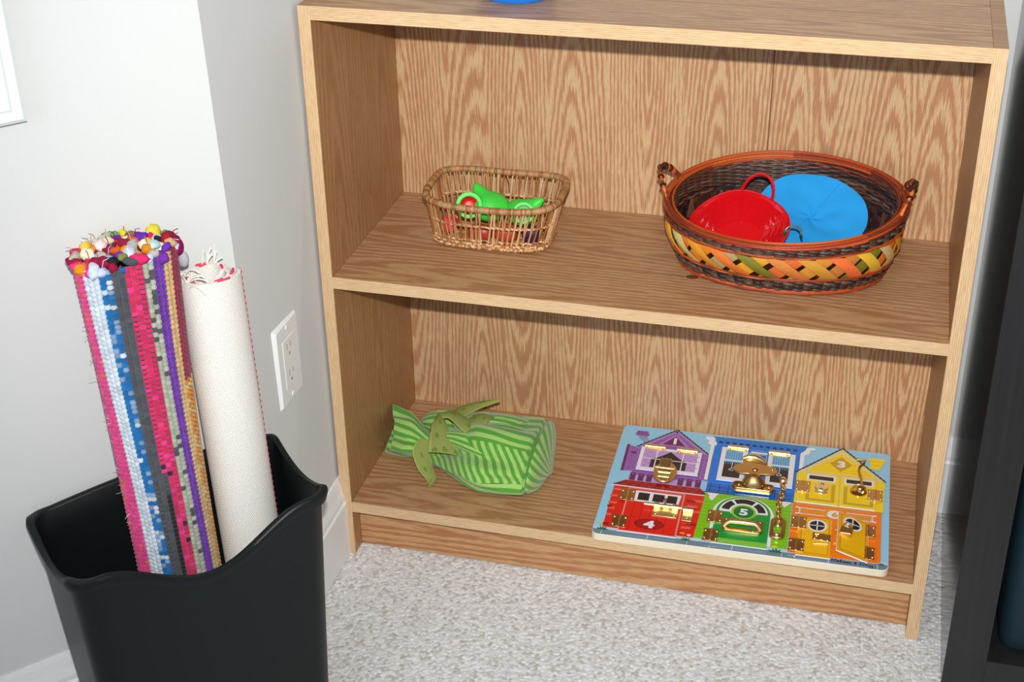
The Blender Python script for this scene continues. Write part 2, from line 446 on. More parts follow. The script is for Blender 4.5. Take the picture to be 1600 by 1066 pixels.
# ------------------------------------------------------------------ blue bowl on top
bb = MB().lathe([(0,.0012),(.036,.0012),(.041,.0002),(.044,.003),(.0465,.012),(.052,.035),(.058,.060),(.061,.063),(.061,.066),(.058,.066),(.053,.055),(.045,.016),(.040,.006),(0,.005)], (.2455,.0965,H), 48).build('bowl', plain('blue plastic', rgb(28,120,220), .3, spec=.5), None)
tag(bb, 'blue plastic bowl standing on top of the bookcase', 'bowl')

# ------------------------------------------------------------------ black bin
def waste_bin():
    th = thing('waste_bin', 'tall black plastic bin with a wavy rim holding two rolled rugs', 'bin', wp(-.1425,.098,0), (0,0,WR))
    # local x along the wall, local y into the wall (so front = -y)
    t0,t1,n0,n1 = -.1475,.1475,-.080,.078
    def rimz(x, y):
        fx = max(0, min(1, (x+.118)/.236))
        front = max(0, min(1, (-y-.055)/.02)); back = max(0, min(1, (y-.055)/.02))
        dipf = .047*(.5-.5*math.cos(2*PI*fx))**.9
        s = max(0, min(1, (y+.066)/.132)); side = 1-front-back
        return .352 - dipf*front + .008*math.sin(PI*fx)*back - .021*max(0,side)*math.sin(PI*s) - .006*back
    def ring(lev, inset, dx=0):
        k = 1 - lev
        a0 = t0+.020*k+inset; a1 = t1-.010*k-inset; b0 = n0+.018*k+inset; b1 = n1-.006*k-inset
        return a0,a1,b0,b1
    def pts(lev, inset, r, nseg=14, nc=9):
        a0,a1,b0,b1 = ring(lev, inset)
        P = []
        cs = [(a1-r,b1-r,0),(a0+r,b1-r,90),(a0+r,b0+r,180),(a1-r,b0+r,270)]
        for i,(cx,cy,a) in enumerate(cs):
            for k in range(nc+1):
                an = math.radians(a+90*k/nc); P.append((cx+r*math.cos(an), cy+r*math.sin(an)))
            nx_ = cs[(i+1)%4]; an = math.radians(nx_[2]); e = (nx_[0]+r*math.cos(an), nx_[1]+r*math.sin(an)); st = P[-1]
            for k in range(1, nseg*2): P.append((st[0]+(e[0]-st[0])*k/(nseg*2), st[1]+(e[1]-st[1])*k/(nseg*2)))
        return P
    rows = []   # (level 0..1, inset, z offset below the rim or absolute)
    def row(lev, inset, below=None, z=None, r=.024):
        P = pts(lev, inset, r); out_ = []
        for x, y in P:
            zz = z if z is not None else rimz(x, y)*lev_scale(lev, below)
            out_.append((x, y, zz))
        return out_
    def lev_scale(lev, below): return 1
    def R(f, inset, r=.024, dz=0):
        P = pts(f, inset, r); Pt = pts(1, 0, .024)
        return [(x, y, max(.004, rimz(Pt[i][0], Pt[i][1])*f + dz)) for i, (x, y) in enumerate(P)]
    def flip(P): return P
    L_ = [R(0,.004,.02), R(.012,0), R(.25,0), R(.5,0), R(.75,0), R(.93,0), R(.952,-.0005), R(.958,-.0045), R(.985,-.006), R(.997,-.0052), R(1,-.003), R(1,.0005), R(.994,.0024), R(.9,.003), R(.6,.003), R(.3,.003), R(.03,.003), R(.02,.012,.02)]
    n = len(L_[0]); mb = MB(); vs = [v for r in L_ for v in r]
    fs = [(k*n+i,k*n+(i+1)%n,(k+1)*n+(i+1)%n,(k+1)*n+i) for k in range(len(L_)-1) for i in range(n)]
    fs += [tuple(range(n))[::-1], tuple((len(L_)-1)*n+i for i in range(n))]
    mb.add(vs, fs).build('bin_body', m_bin, th, 50)
    return th
waste_bin()

# ------------------------------------------------------------------ rag rug roll
def rag_rug():
    th = thing('rolled_rag_rug', 'rolled rag rug with pink, blue, grey and purple stripes standing in the black bin', 'rug', wp(-.147,.090,.010))
    base = Vector(wp(-.145,.088,.010)); T3 = Vector((TW.x,TW.y,0)); N3 = Vector((NW.x,NW.y,0))
    Ht = .622
    def centre(z):
        f = z/Ht
        return T3*(.0035-.0015*f + .003*math.sin(f*5+1)*f) + N3*(-.034*f) + Vector((0,0,z))
    def ell(z, ph, k=1.0):
        f = z/Ht
        a = .0420 + .0082*max(0,(f-.30)/.70)**1.1 + .0015*math.sin(f*7); b = .034+.002*f
        a += .002*math.sin(ph*3+f*6)
        return centre(z) + T3*(-math.cos(ph)*a*k) + N3*(math.sin(ph)*b*k)
    pal = {'pink':rgb(226,52,132),'ice':rgb(196,208,218),'blue':rgb(12,104,168),'grey':rgb(74,78,84),'black':rgb(34,34,38),'crim':rgb(205,38,92),'sage':rgb(164,170,152),'purp':rgb(104,44,160),'tan':rgb(200,168,112),'wine':rgb(140,24,60),'och':rgb(208,132,30),'olive':rgb(120,124,60),'sky':rgb(150,180,225),'yel':rgb(224,196,60),'rust':rgb(190,84,36),'cream':rgb(222,214,190),'green':rgb(90,160,96),'red':rgb(200,36,40)}
    NS = 50
    def band(fx, f):
        pass
        L = [(.11,'pink'),(.22,'ice'),(.38,'blue'),(.46,'grey'),(.53 if f<.6 else .50,'black' if f<.55 else 'grey'),(.68,'crim'),(.78,'sage'),(.87,'purp'),(.95,'tan' if f>.3 else 'ice'),(1.1,'och' if f<.75 else 'wine')]
        for e, c in L:
            if fx < e: return c
        return 'tan'
    back = ['sage','wine','tan','sky','olive','grey','rust','pink','ice','och','purp','blue']
    mb = MB(); per = .0056; ns = int(Ht/per)*3
    for k in range(NS):
        ph = 2*PI*k/NS; front = math.sin(ph) > -.25
        fx = (1-math.cos(ph+.20))/2
        pts_, rr, cc = [], [], []; off = random.random()*per; lastc = None; lastp = -1
        for i in range(ns+1):
            z = Ht*i/ns; s_ = ((z+off)/per); p_ = int(s_); fr_ = s_-p_
            bulge = math.sin(PI*fr_)
            q = ell(z, ph, 1.0+.018*bulge); pts_.append(q); rr.append(.0036*(.72+.42*bulge))
            if p_ != lastp:
                lastp = p_; nm = band(fx, z/Ht) if front else back[(k//2) % len(back)]
                c = pal[nm]; v = random.uniform(.78,1.12)
                if nm == 'blue' and random.random() < .30: c = tuple(.35*x+.65*y for x,y in zip(pal['ice'],pal['blue']))
                if nm == 'blue' and random.random() < .10: c = pal['ice']
                if nm == 'crim' and z/Ht < .62 and random.random() < .14: c = rgb(70,20,60)
                if nm == 'crim' and random.random() < .15: c = pal['pink']
                if nm == 'pink' and random.random() < .10: c = rgb(226,90,90)
                if nm == 'och' and random.random() < .3: c = pal['tan']
                if nm == 'sage' and random.random() < .1: c = pal['grey']
                cur = tuple(x*v for x in c[:3])+(1,)
            cc.append(cur if fr_ > .12 else (.03,.03,.035,1))
        mb.tube(pts_, rr, 6, col=cc, up=(0,0,0) if False else None)
    mb.xf(Matrix.Translation((0,0,.012)))
    mb.build('woven_body', vcol('rag cotton', .9, noise=.18, nscale=900, bump=.6, spec=.15, sheen=.3), th, 180)
    core = MB().grid(lambda u,v: ell(v*(Ht-.004), 2*PI*u, .94)+Vector((0,0,.012)), 40, 12, cu=True, col=(.03,.03,.035,1))
    core.build('warp_core', vcol('dark warp', .95), th)
    # selvedge loops on the rolled end
    ml = vcol('rag loops', .85, noise=.22, nscale=420, bump=.9, spec=.15)
    mb = MB(); names = ['sky','cream','tan','sage','rust','yel','olive','wine','green','ice','och','purp','black','crim','cream','sky']; top = Ht+.010
    turns = [(1.0,34),(.74,24),(.50,16),(.26,8),(.05,2)]
    for kk, m in turns:
        for i in range(m):
            ph = 2*PI*(i+random.uniform(-.2,.2))/m; q = ell(Ht, ph, kk)
            zt = Vector((0,0,.012+random.uniform(-.004,.006)+.006*(1-kk)*(0 if kk>.9 else 1)))
            fx = (1-math.cos(ph))/2
            nm = band(fx,1) if (kk > .9 and math.sin(ph) > .1 and random.random()<.75) else random.choice(names)
            c = tuple(x*random.uniform(.85,1.15) for x in pal[nm][:3])+(1,)
            rr = random.uniform(.0050,.0082)
            rot = Euler((random.uniform(-.5,.5),random.uniform(-.5,.5),random.uniform(0,3))).to_matrix()
            lp = MB(); lp.ball(q+zt, (rr*random.uniform(.9,1.5), rr*random.uniform(.7,1.0), rr*random.uniform(.6,.95)), 14, 9, c, rot); w1, w2 = random.uniform(200,420), random.uniform(0,6)
            for vi in range(len(lp.v)):
                v_ = Vector(lp.v[vi]); k_ = 1+.16*math.sin(v_.x*w1*2+w2)*math.cos(v_.z*w1*2.3+v_.y*w1); lp.v[vi] = tuple(q+zt+(v_-q-zt)*k_)
            if random.random()<.30:   # frayed ends
                e = q+zt+Vector((0,0,rr)); d = Vector((random.uniform(-1,1),random.uniform(-1,1),random.uniform(.3,1.2))).normalized()
                lp.tube([e-Vector((0,0,.004)), e+d*.004+Vector((0,0,.003)), e+d*.011], .0005, 4, col=c)
            lp.build('selvedge_loop', ml, th, 180)
    # a loose bunch hanging on the right rim, as worn selvedge
    q = ell(Ht, PI*.90, 1.0); loose = []
    for dx, dz, c, r_ in ((.004,-.004,rgb(120,16,70),.0085),(.0085,-.020,rgb(170,168,176),.0075),(-.006,.004,rgb(150,26,40),.008)):
        lb = MB().ball(q+T3*dx+Vector((0,0,dz+.012)), (r_*.9, r_*.7, r_*1.3), 12, 9, c); lb.xf(Matrix.Identity(4)); loose.append(lb)
    for i in range(26):   # stray threads along the left edge
        z = random.uniform(.30,Ht); q = ell(z, .05, 1.04)+Vector((0,0,.012)); d = (-T3*random.uniform(.4,1)+Vector((0,0,random.uniform(-.7,.9)))).normalized()
        L_ = random.uniform(.004,.014)
        mb.tube([q, q+d*L_*.5+Vector((0,0,.001)), q+d*L_], .0003, 4, col=random.choice([pal['pink'],pal['sage'],pal['tan'],pal['ice']]))
    mb.build('stray_threads', ml, th, 180)['kind'] = 'stuff'
    for lb in loose: lb.build('loose_loop', ml, th, 180)
rag_rug()

# ------------------------------------------------------------------ cream rug roll
def cream_rug():
    th = thing('rolled_cream_rug', 'rolled cream cotton rug with a red edge standing in the black bin', 'rug', wp(-.0545,.090,.010))
    T3 = Vector((TW.x,TW.y,0)); N3 = Vector((NW.x,NW.y,0)); Ht = .580
    def cen(z):
        f = z/Ht; return T3*(-.003*f) + N3*(-.036*f) + Vector((0,0,z))
    turns = 3.3; th0 = .10; R0 = .0345
    def sp(s, z, off=0):    # s 0 outer end .. 1 inner
        a = th0 + s*turns*2*PI; r = R0 - s*turns*.0058 + off
        r *= 1+.0*z
        return cen(z) + T3*(math.cos(a)*r) + N3*(math.sin(a)*r*.93)
    NU, NV = 220, 30; mb = MB(); g = .0021
    zz = [Ht*j/(NV-1) for j in range(NV)]
    def ztop(s): return .004*math.sin(s*9)+.003*math.sin(s*23)
    def P(s, j, off): 
        z = zz[j] + (ztop(s) if j == NV-1 else 0); return sp(s, z, off)
    for off, fl_ in ((g,0),(-g,1)):
        b = len(mb.v)
        for i in range(NU):
            for j in range(NV): mb.v.append(tuple(P(i/(NU-1), j, off)))
        for i in range(NU-1):
            for j in range(NV-1):
                q = (b+i*NV+j, b+(i+1)*NV+j, b+(i+1)*NV+j+1, b+i*NV+j+1)
                mb.f.append(q if not fl_ else q[::-1]); mb.c.append(None)
    N = NU*NV
    for i in range(NU-1):
        a, c = i*NV+NV-1, (i+1)*NV+NV-1
        mb.f.append((a, c, N+c, N+a)); mb.c.append(None)
    for j in range(NV-1):
        for i in (0, NU-1):
            mb.f.append((i*NV+j, i*NV+j+1, N+i*NV+j+1, N+i*NV+j)); mb.c.append(None)
    t = NT('cream woven cotton'); sep = t.node('ShaderNodeSeparateXYZ'); t.L(t.obj(), sep.inputs[0])
    al = t.math('ADD', t.math('MULTIPLY', sep.outputs[0], TW.x), t.math('MULTIPLY', sep.outputs[1], TW.y))
    s1 = t.math('SINE', t.math('MULTIPLY', sep.outputs[2], 2*PI/.0030)); ang = t.math('SINE', t.math('ADD', t.math('MULTIPLY', al, 2*PI/.0030), t.math('MULTIPLY', t.math('ROUND', t.math('MULTIPLY', sep.outputs[2], 1/.0030)), PI*.37)))
    n = t.noise(t.obj(), 500, 3)
    h = t.math('ADD', t.math('MULTIPLY', t.math('MULTIPLY', s1, ang), .5), n)
    t.bump(h, .55, .0008)
    m = t.set(t.mix(n, rgb(206,202,194), rgb(238,236,230)), .9, 0, .15, sheen=.2)
    body = mb.build('rolled_weave', m, th, 60)
    o = MB()
    pts_ = [sp(0, Ht*k/150, .0012)+T3*(.0014 if k%2 else .0006) for k in range(151)]
    o.tube(pts_, [(.0017 if k%2 else .0011) for k in range(151)], 6)
    o.build('red_edge_cord', plain('red cord', rgb(196,28,44), .8, noise=.2), th)['label'] = 'red edge cord'
    o = MB()
    for k in range(11):
        s0 = .05+k*.085 + (.01 if k%2 else 0); s1_ = s0+.022
        if s1_ > 1: break
        o.tube([sp(s0+(s1_-s0)*q/5, Ht+ztop(s0)+.0008) for q in range(6)], .0017, 6)
    o.build('red_stitches', plain('pink red thread', rgb(206,60,88), .85), th)['label'] = 'red stitches on the rolled end'
    o = MB(); rnd = random.Random(8)
    def string(p, d, L_, curl, droop):
        P_ = [p]; q = p.copy()
        for k in range(7):
            d = (d + curl*.25 + Vector((0,0,-droop*.22*k/3))).normalized(); q = q + d*L_/7; P_.append(q.copy())
        o.tube(P_, .0009, 5)
    for k in range(11):
        a = PI + rnd.uniform(-.6,.5); p = cen(Ht)+T3*(math.cos(a)*rnd.uniform(.028,.035))+N3*(math.sin(a)*-.02+rnd.uniform(-.01,.014))
        string(p-Vector((0,0,.004)), (Vector((0,0,1.2))+T3*rnd.uniform(-.5,.9)+N3*rnd.uniform(-.2,.8)), rnd.uniform(.022,.036), T3*rnd.uniform(-.4,.8)+N3*rnd.uniform(0,.9), rnd.uniform(.8,2.4))
    for k in range(8):
        p = cen(Ht)+T3*(rnd.uniform(.004,.016))+N3*rnd.uniform(-.026,-.014)
        string(p-Vector((0,0,.003)), Vector((0,0,1.4))+T3*rnd.uniform(-.1,1.2), rnd.uniform(.018,.030), T3*rnd.uniform(-.4,.5), .3)
    o.build('fringe_threads', plain('cream thread', rgb(228,226,218), .9), th)
cream_rug()

# ------------------------------------------------------------------ small wicker basket and its toys
def small_basket():
    th = thing('wicker_basket', 'small open wicker basket with lime green toys on the middle shelf', 'basket', (.189,.168,Z2))
    Hb = .066
    m = vcol('wicker', .45, noise=.25, nscale=500, bump=.3, spec=.4)
    C1, C2, C3, CR_ = rgb(190,142,94), rgb(158,100,56), rgb(216,180,134), rgb(140,100,62)
    def sec(f, ph, grow=0):      # superellipse cross-section at height f
        hx = .077+.014*f**.8+grow; hy = .045+.012*f**.8+grow; e = .52
        c, s = math.cos(ph), math.sin(ph)
        x = hx*math.copysign(abs(c)**e, c); y = hy*math.copysign(abs(s)**e, s)
        x += .005*f; y += -.003*f
        zt = Hb*f + f*(.004*(x/.09)**2 + .003*(y/.05))
        return Vector((x, y, zt+.003))
    NP = 200
    # arc-length table
    P = [sec(1, 2*PI*i/NP) for i in range(NP+1)]; cum = [0]
    for i in range(NP): cum.append(cum[-1]+(P[i+1]-P[i]).length)
    def ang(s):
        s = (s%1)*cum[-1]
        for i in range(NP):
            if cum[i+1] >= s: return 2*PI*(i+(s-cum[i])/(cum[i+1]-cum[i]+1e-9))/NP
        return 0
    mb = MB(); NSK = 132; rnd = random.Random(2)
    for k in range(NSK):
        lean = (.012 if k%2 else -.004)+rnd.uniform(-.004,.004)
        c = rnd.choice([C1,C1,C3,C2]); s0 = k/NSK
        mb.tube([sec(f, ang(s0+lean*f), .0008*(1 if k%2 else -1)) for f in (.0,.15,.35,.55,.8,1.0)], .00115, 6, col=c)
    mb.build('wicker_stakes', m, th, 60)
    mb = MB()
    for f, n_, r in ((.10,2,.0015),(.20,1,.0014),(.56,2,.0012),(.03,3,.0016)):
        for q in range(n_):
            NN = 192; pts_ = []
            for i in range(NN):
                a = ang(i/NN); o_ = .0016*math.sin(PI*i*1.0/2+q*PI); pts_.append(sec(f+.012*q, a, o_+(.0022 if f<.05 else 0))+Vector((0,0,.0008*math.cos(PI*i/2+q*PI))))
            mb.tube(pts_, r, 6, closed=True, col=[rnd.choice([C1,C3,C2]) for _ in range(NN)])
    mb.build('woven_bands', m, th, 60)
    # wrapped rim
    NN = 620; pts_, rr, cc = [], [], []
    for i in range(NN):
        pts_.append(sec(1.02, ang(i/NN), .001)); rr.append(.0044+(.0006 if i%3 == 1 else 0)); 
        if i%3 == 0: c = tuple(x*rnd.uniform(.7,1.05) for x in rnd.choice([C1,C1,C2,rgb(178,130,82),rgb(188,148,102),rgb(158,110,64)])[:3])+(1,)
        cc.append(c)
    mb = MB().tube(pts_, rr, 10, closed=True, col=cc); mb.build('wrapped_rim', m, th, 180)
    mb = MB()
    for i in range(26):
        y = -.043+.086*i/25; hx = .074*(1-abs(y/.047)**6)**.5 if abs(y) < .047 else .01
        mb.tube([(-hx,y,.0022),(hx,y,.0022)], .0014, 6, col=rnd.choice([C1,C2]))
    mb.build('woven_base', m, th, 60)
    return th
small_basket()

m_lime = plain('lime green rubber', rgb(66,214,70), .45, spec=.4)
def toy(c, rad, ear, ek, cup, cr, incol, inlab, label):
    th = thing('squeeze_toy', label, 'toy', c); c = Vector(c)
    def f(u, v):
        a = 2*PI*u; b = PI*(v-.5); d = Vector((math.cos(b)*math.cos(a), math.cos(b)*math.sin(a), math.sin(b)))
        r = 1+.04*math.sin(3*a)*math.cos(b)
        for e, k in zip(ear, ek): q_ = max(0, d.dot(Vector(e).normalized())); r += k*(.45*q_**9+.65*q_**48)
        return Vector((d.x*rad[0]*r, d.y*rad[1]*r, d.z*rad[2]*r))
    MB().grid(f, 96, 48, cu=True).build('toy_body', m_lime, th, 180)
    q = Vector((.22,-.80,.42)).normalized().to_track_quat('Z','Y').to_matrix().to_4x4()
    off = Vector(cup)-c
    def place_(mb): mb.v = [tuple(Vector(v)*cr+off) for v in mb.v]; return mb
    ring = place_(MB().lathe([(.60,-1.0),(.78,-.75),(.86,-.1),(1.0,0),(1.04,.12),(1.0,.24),(.74,.22),(.68,.10),(.66,-.3)], (0,0,0), 34, M=q)).build('collar_ring', m_lime, th, 50)
    place_(MB().lathe([(.68,.06),(.66,-.25),(.3,-.34),(0,-.34)], (0,0,0), 30, M=q)).build('round_insert', plain(inlab, incol, .4), ring, 180)['label'] = inlab
toy((.182,.170,Z2+.044), (.027,.023,.020), [(-.55,.35,.85)], [.62], (.1600,.1475,Z2+.0530), .0175, rgb(206,22,18), 'red round insert', 'lime green rubber toy with a round red opening, in the small basket')
toy((.228,.170,Z2+.040), (.024,.020,.018), [(.75,.1,.75)], [.65], (.2350,.150,Z2+.0480), .0145, rgb(196,178,188), 'pale pinkish round insert', 'lime green rubber toy with a pale pinkish opening, in the small basket')
toy((.150,.176,Z2+.036), (.012,.012,.012), [], [], (.146,.163,Z2+.040), .006, rgb(40,120,220), 'blue insert', 'smaller green toy with a blue spot at the left in the small basket')
rnd = random.Random(5)
bits = [
 ('toy_piece','pinkish red toy piece seen through the left stakes of the small basket',(.136,.133,Z2+.030),(.011,.010,.011),rgb(226,52,72)),
 ('toy_piece','brick red toy piece low in the middle of the small basket',(.176,.143,Z2+.017),(.017,.011,.011),rgb(170,58,44)),
 ('toy_piece','dark orange red toy piece low at the right of the small basket',(.212,.145,Z2+.019),(.016,.011,.012),rgb(186,70,46)),
 ('toy_piece','dark purple toy piece at the far right inside the small basket',(.246,.147,Z2+.018),(.012,.009,.014),rgb(60,26,70))]
for nm, lb, c, r, col_ in bits:
    mb = MB(); M = Euler((.3,.5,rnd.uniform(0,3))).to_matrix()
    def f(u, v, r=r, c=c):
        a = 2*PI*u; b = PI*(v-.5); q = .75
        g = lambda x: math.copysign(abs(x)**q, x)
        return Vector(c) + Vector((r[0]*g(math.cos(a))*g(math.cos(b)), r[1]*g(math.sin(a))*g(math.cos(b)), r[2]*g(math.sin(b))))
    mb.grid(f, 28, 14, cu=True)
    tag(mb.build(nm, plain(nm+lb[:14], col_, .4), None, 180), lb, 'toy')

# ------------------------------------------------------------------ large oval basket
LBX, LBY = .5765, .163
def large_basket():
    th = thing('oval_basket', 'large oval woven basket with two handles and a plaited leaf band on the middle shelf', 'basket', (LBX,LBY,Z2))
    Hb = .094
    def S(ph, f, g=0):
        bulge = .006*math.sin(PI*f)
        a = .128+(.020)*f**1.1+bulge+g; b = .079+(.029)*f**1.1+bulge+g
        x = a*math.cos(ph); y = b*math.sin(ph)
        z = .003 + Hb*f + f*f*(.017*math.sin(ph)*1 + .006*math.cos(ph))
        return Vector((x, y, z))
    dk = [rgb(52,36,30), rgb(74,56,46), rgb(100,84,72), rgb(40,27,25), rgb(88,52,38)]
    og = [rgb(178,78,30), rgb(198,96,36), rgb(150,58,26), rgb(122,48,28), rgb(168,66,36)]
    rnd = random.Random(11)
    m = vcol('stained reed', .42, noise=.3, nscale=450, bump=.4, spec=.35)
    def ringrow(mb, f, g, r, pal, amp=.0022, waves=34, ph0=0, n=272, flat=1.0):
        pts_, cc = [], []; c = rnd.choice(pal)
        for i in range(n):
            a = 2*PI*i/n; w_ = math.sin(waves*a+ph0)
            if i % 34 == 0: c = rnd.choice(pal)
            pts_.append(S(a, f + .007*math.cos(waves*a+ph0)*(amp/.0022), g+amp*w_)); cc.append(c)
        mb.tube(pts_, r, 6, closed=True, col=cc, flat=flat)
    mb = MB()
    for k, f in enumerate((.080,.120,.160,.200,.235)):
        ringrow(mb, f, .0012, .0021, dk, ph0=0 if k%2 else PI); ringrow(mb, f+.012, .0012, .0021, dk, ph0=PI if k%2 else 0)
    mb.build('lower_twined_band', m, th, 180)
    mb = MB()
    for k, f in enumerate((.785,.815,.845,.875)):
        ringrow(mb, f, .0012, .0021, dk, ph0=0 if k%2 else PI); ringrow(mb, f+.012, .0012, .0021, dk, ph0=PI if k%2 else 0)
    mb.build('upper_twined_band', m, th, 180)
    mb = MB()
    for f, g in ((.005,.0035),(.03,.0035),(.052,.003),(.265,.0045),(.285,.0045),(.742,.0045),(.762,.0045)):
        ringrow(mb, f, g, .0013, og, amp=.0006, waves=21, ph0=rnd.random()*6)
    mb.build('orange_binding_reeds', m, th, 180)
    # rim bundle
    mb = MB()
    for k in range(16):
        f = rnd.uniform(.90,1.015); g = rnd.uniform(-.0045,.0055)
        ringrow(mb, f, g, rnd.uniform(.0013,.0022), og if k % 4 else og+[rgb(112,48,28),rgb(96,44,30)], amp=rnd.uniform(.0006,.0018), waves=rnd.choice([2,3,4]), ph0=rnd.random()*6)
    mb.build('rim_bundle', m, th, 180)
    # inner lining
    mb = MB()
    pal2 = [rgb(52,30,24), rgb(70,38,28), rgb(40,24,22), rgb(84,46,30)]
    mb.grid(lambda u,v: S(2*PI*u, .02+.9*v, -.0035), 60, 14, cu=True, col=lambda u,v: pal2[int(u*60*7+int(v*14)*3)%4])
    mb.build('dark_lining', m, th, 180)
    mb = MB()
    for k in range(13):
        ringrow(mb, .68+.025*k*.9, -.0050, .0013, dk+[rgb(100,44,30)], amp=.0012, waves=30, ph0=(k%2)*PI)
    NL = 44
    for i in range(NL):    # folded leaf points on the inside
        a = 2*PI*i/NL; w_ = 2*PI/NL; c = rnd.choice([rgb(64,34,26),rgb(88,46,32),rgb(48,34,34),rgb(92,60,44)])
        A, B, Cc = S(a-w_*.5,.42,-.0055), S(a+w_*.5,.42,-.0055), S(a+w_*rnd.uniform(-.3,.3),.68,-.010)
        mb.add([A,B,Cc,S(a-w_*.5,.42,-.0045),S(a+w_*.5,.42,-.0045),S(a,.68,-.0085)], [(0,1,2),(3,5,4),(0,2,5,3),(1,4,5,2)], c)
    mb.build('inner_weave', m, th, 50)
    # plaited leaf band
    pal = [rgb(226,124,46), rgb(214,150,56), rgb(196,176,120), rgb(124,116,36), rgb(230,118,56), rgb(222,150,44), rgb(206,128,60), rgb(226,176,56)]
    mb = MB(); NL = 24
    def leaf(a0, dirn, f0, f1, wid, g0, bend, c):
        nU, nV = 9, 4; hv = []
        for i in range(nU):
            s = i/(nU-1); f = f0+(f1-f0)*s; ac = a0+dirn*(s-.5)*.27
            for j in range(nV):
                w_ = (j/(nV-1)-.5)*wid
                hv.append(S(ac+w_, f + (-.30 if f1 < f0 else .30)*-w_*(-1), g0+bend*math.sin(PI*s)+.0006*math.sin(PI*j/(nV-1))))
        n_ = len(hv); inner = [v-Vector((v.x,v.y*1.8,0)).normalized()*.0008 for v in hv]
        fs = []
        for i in range(nU-1):
            for j in range(nV-1):
                a_ = i*nV+j; fs.append((a_,a_+nV,a_+nV+1,a_+1)); fs.append((n_+a_,n_+a_+1,n_+a_+nV+1,n_+a_+nV))
        for i in range(nU-1):
            a_ = i*nV; fs.append((a_,n_+a_,n_+a_+nV,a_+nV)); a_ += nV-1; fs.append((a_,a_+nV,n_+a_+nV,n_+a_))
        mb.add(hv+inner, fs, c)
    for i in range(NL):
        a = 2*PI*(i+.1*rnd.random())/NL
        cA = pal[(i*3+rnd.randint(0,1)) % len(pal)]; cB = pal[(i*5+2) % len(pal)]
        leaf(a+.06, 1, .27, .745, .235, .0018, .0010, tuple(x*rnd.uniform(.8,1.05) for x in cB[:3])+(1,))
        leaf(a+.02, 1, .33, .70, .118, .0030, .0042, tuple(x*rnd.uniform(.85,1.1) for x in cA[:3])+(1,)) if False else None
    for i in range(NL):     # front slats run from upper left to lower right
        a = 2*PI*(i+.5)/NL; c = pal[(i*3) % len(pal)]
        leaf(a, 1, .71, .27, .175, .0030, .0040, tuple(x*rnd.uniform(.85,1.1) for x in c[:3])+(1,))
    mb.build('plaited_leaf_band', vcol('dyed leaf', .38, noise=.14, nscale=350, bump=.3, spec=.45), th, 50)
    mb = MB()
    mb.prism([(S(2*PI*k/48,.03,-.002).x, S(2*PI*k/48,.03,-.002).y) for k in range(48)], .001, .005, rgb(60,38,28))
    mb.build('base', m, th, 50)
    # handles
    for sgn, a0 in ((-1, PI-.08), (1, .05)):
        hd = MB(); N_ = 26; lo, hi = (a0-.30, a0+.26)
        A, B = S(lo,.93), S(hi,.93); O = Vector((sgn*1.0,0,0)); pts_ = []
        for i in range(N_):
            s = i/(N_-1); arch = math.sin(PI*s)**.62
            p = A.lerp(B, s) + Vector((sgn*(.020 if sgn<0 else .016)*math.sin(PI*s)**.8, 0, .034*arch)); pts_.append(p)
        cc = [rnd.choice([rgb(206,98,34),rgb(186,80,30),rgb(222,120,50),rgb(120,50,26)]) for _ in range(N_)]
        for i in range(8, 15): cc[i] = rgb(86,40,26)
        hd.tube(pts_, [.0046+.0006*math.sin(i*2.1) for i in range(N_)], 10, col=cc, flat=.5, up=(1,0,0))
        h = hd.build('handle', m, th, 60)
        tw = MB()
        for s in (.2,.33,.5,.72,.86):
            i = int(s*(N_-1)); p = pts_[i]; d = (pts_[i+1]-pts_[i-1]).normalized(); u = d.cross(Vector((0,1,0))).normalized(); w_ = d.cross(u)
            for q in range(2):
                tw.tube([p+d*(.0012*q)+u*(math.cos(2*PI*k/12)*.0036)+w_*(math.sin(2*PI*k/12)*.0052) for k in range(12)], .0008, 5, closed=True, col=rgb(50,30,24))
        tw.build('wrapping_wire', m, h, 60)
large_basket()

def red_bucket():
    # small enamelled pail lying tilted so its mouth faces the room
    th = thing('toy_pail', 'shiny red metal toy pail tilted on its side in the large oval basket', 'pail', (.5235,.136,Z2+.065), (math.radians(38),math.radians(-5),math.radians(6)))
    m_red = plain('red enamel', rgb(206,16,26), .12, spec=.6, coat=.6)
    mb = MB(); n = 72
    def prof_pt(u, v, off):
        a = 2*PI*u; rr = .026+.028*v**.9; 
        if v > .9: rr += .0012*(v-.9)*10
        z = -.034+.034*v + .0015*math.cos(4*a)*v*v
        e = 1+.05*math.cos(2*a)*v
        em = .0005*math.sin(13*a)*math.sin(9*v*PI)*(1 if .2<v<.9 else 0)
        return Vector(((rr+off+em)*1.10*e*math.cos(a), (rr+off+em)*.92*math.sin(a), z))
    mb.grid(lambda u,v: prof_pt(u,1-v,-.0006), n, 24, cu=True)
    mb.grid(lambda u,v: prof_pt(u,v,.0006), n, 10, cu=True)
    b = len(mb.v); mb.v += [tuple(prof_pt(k/n,0,0)+Vector((0,0,.0005))) for k in range(n)]; mb.f.append(tuple(b+k for k in range(n))); mb.c.append(None)
    body = mb.build('pail_body', m_red, th, 60)
    MB().tube([prof_pt(k/n,1,0) for k in range(n)], .0015, 8, closed=True).build('rolled_rim', m_red, th)
    MB().tube([prof_pt(.24,v/10,-.0012) for v in range(11)], .0009, 6).build('seam', m_red, body)
    A, B = Vector((.006,.050,.001)), Vector((.040,.037,.001)); pts_ = []
    for k in range(25):
        s = k/24; a = PI*s; c = A.lerp(B,.5); half = (B-A)/2
        pts_.append(c - half*math.cos(a)*1.12 + Vector((.006,.010,.013))*math.sin(a)*1.7)
    MB().tube(pts_, .0021, 8).build('loop_handle', m_red, th)
red_bucket()
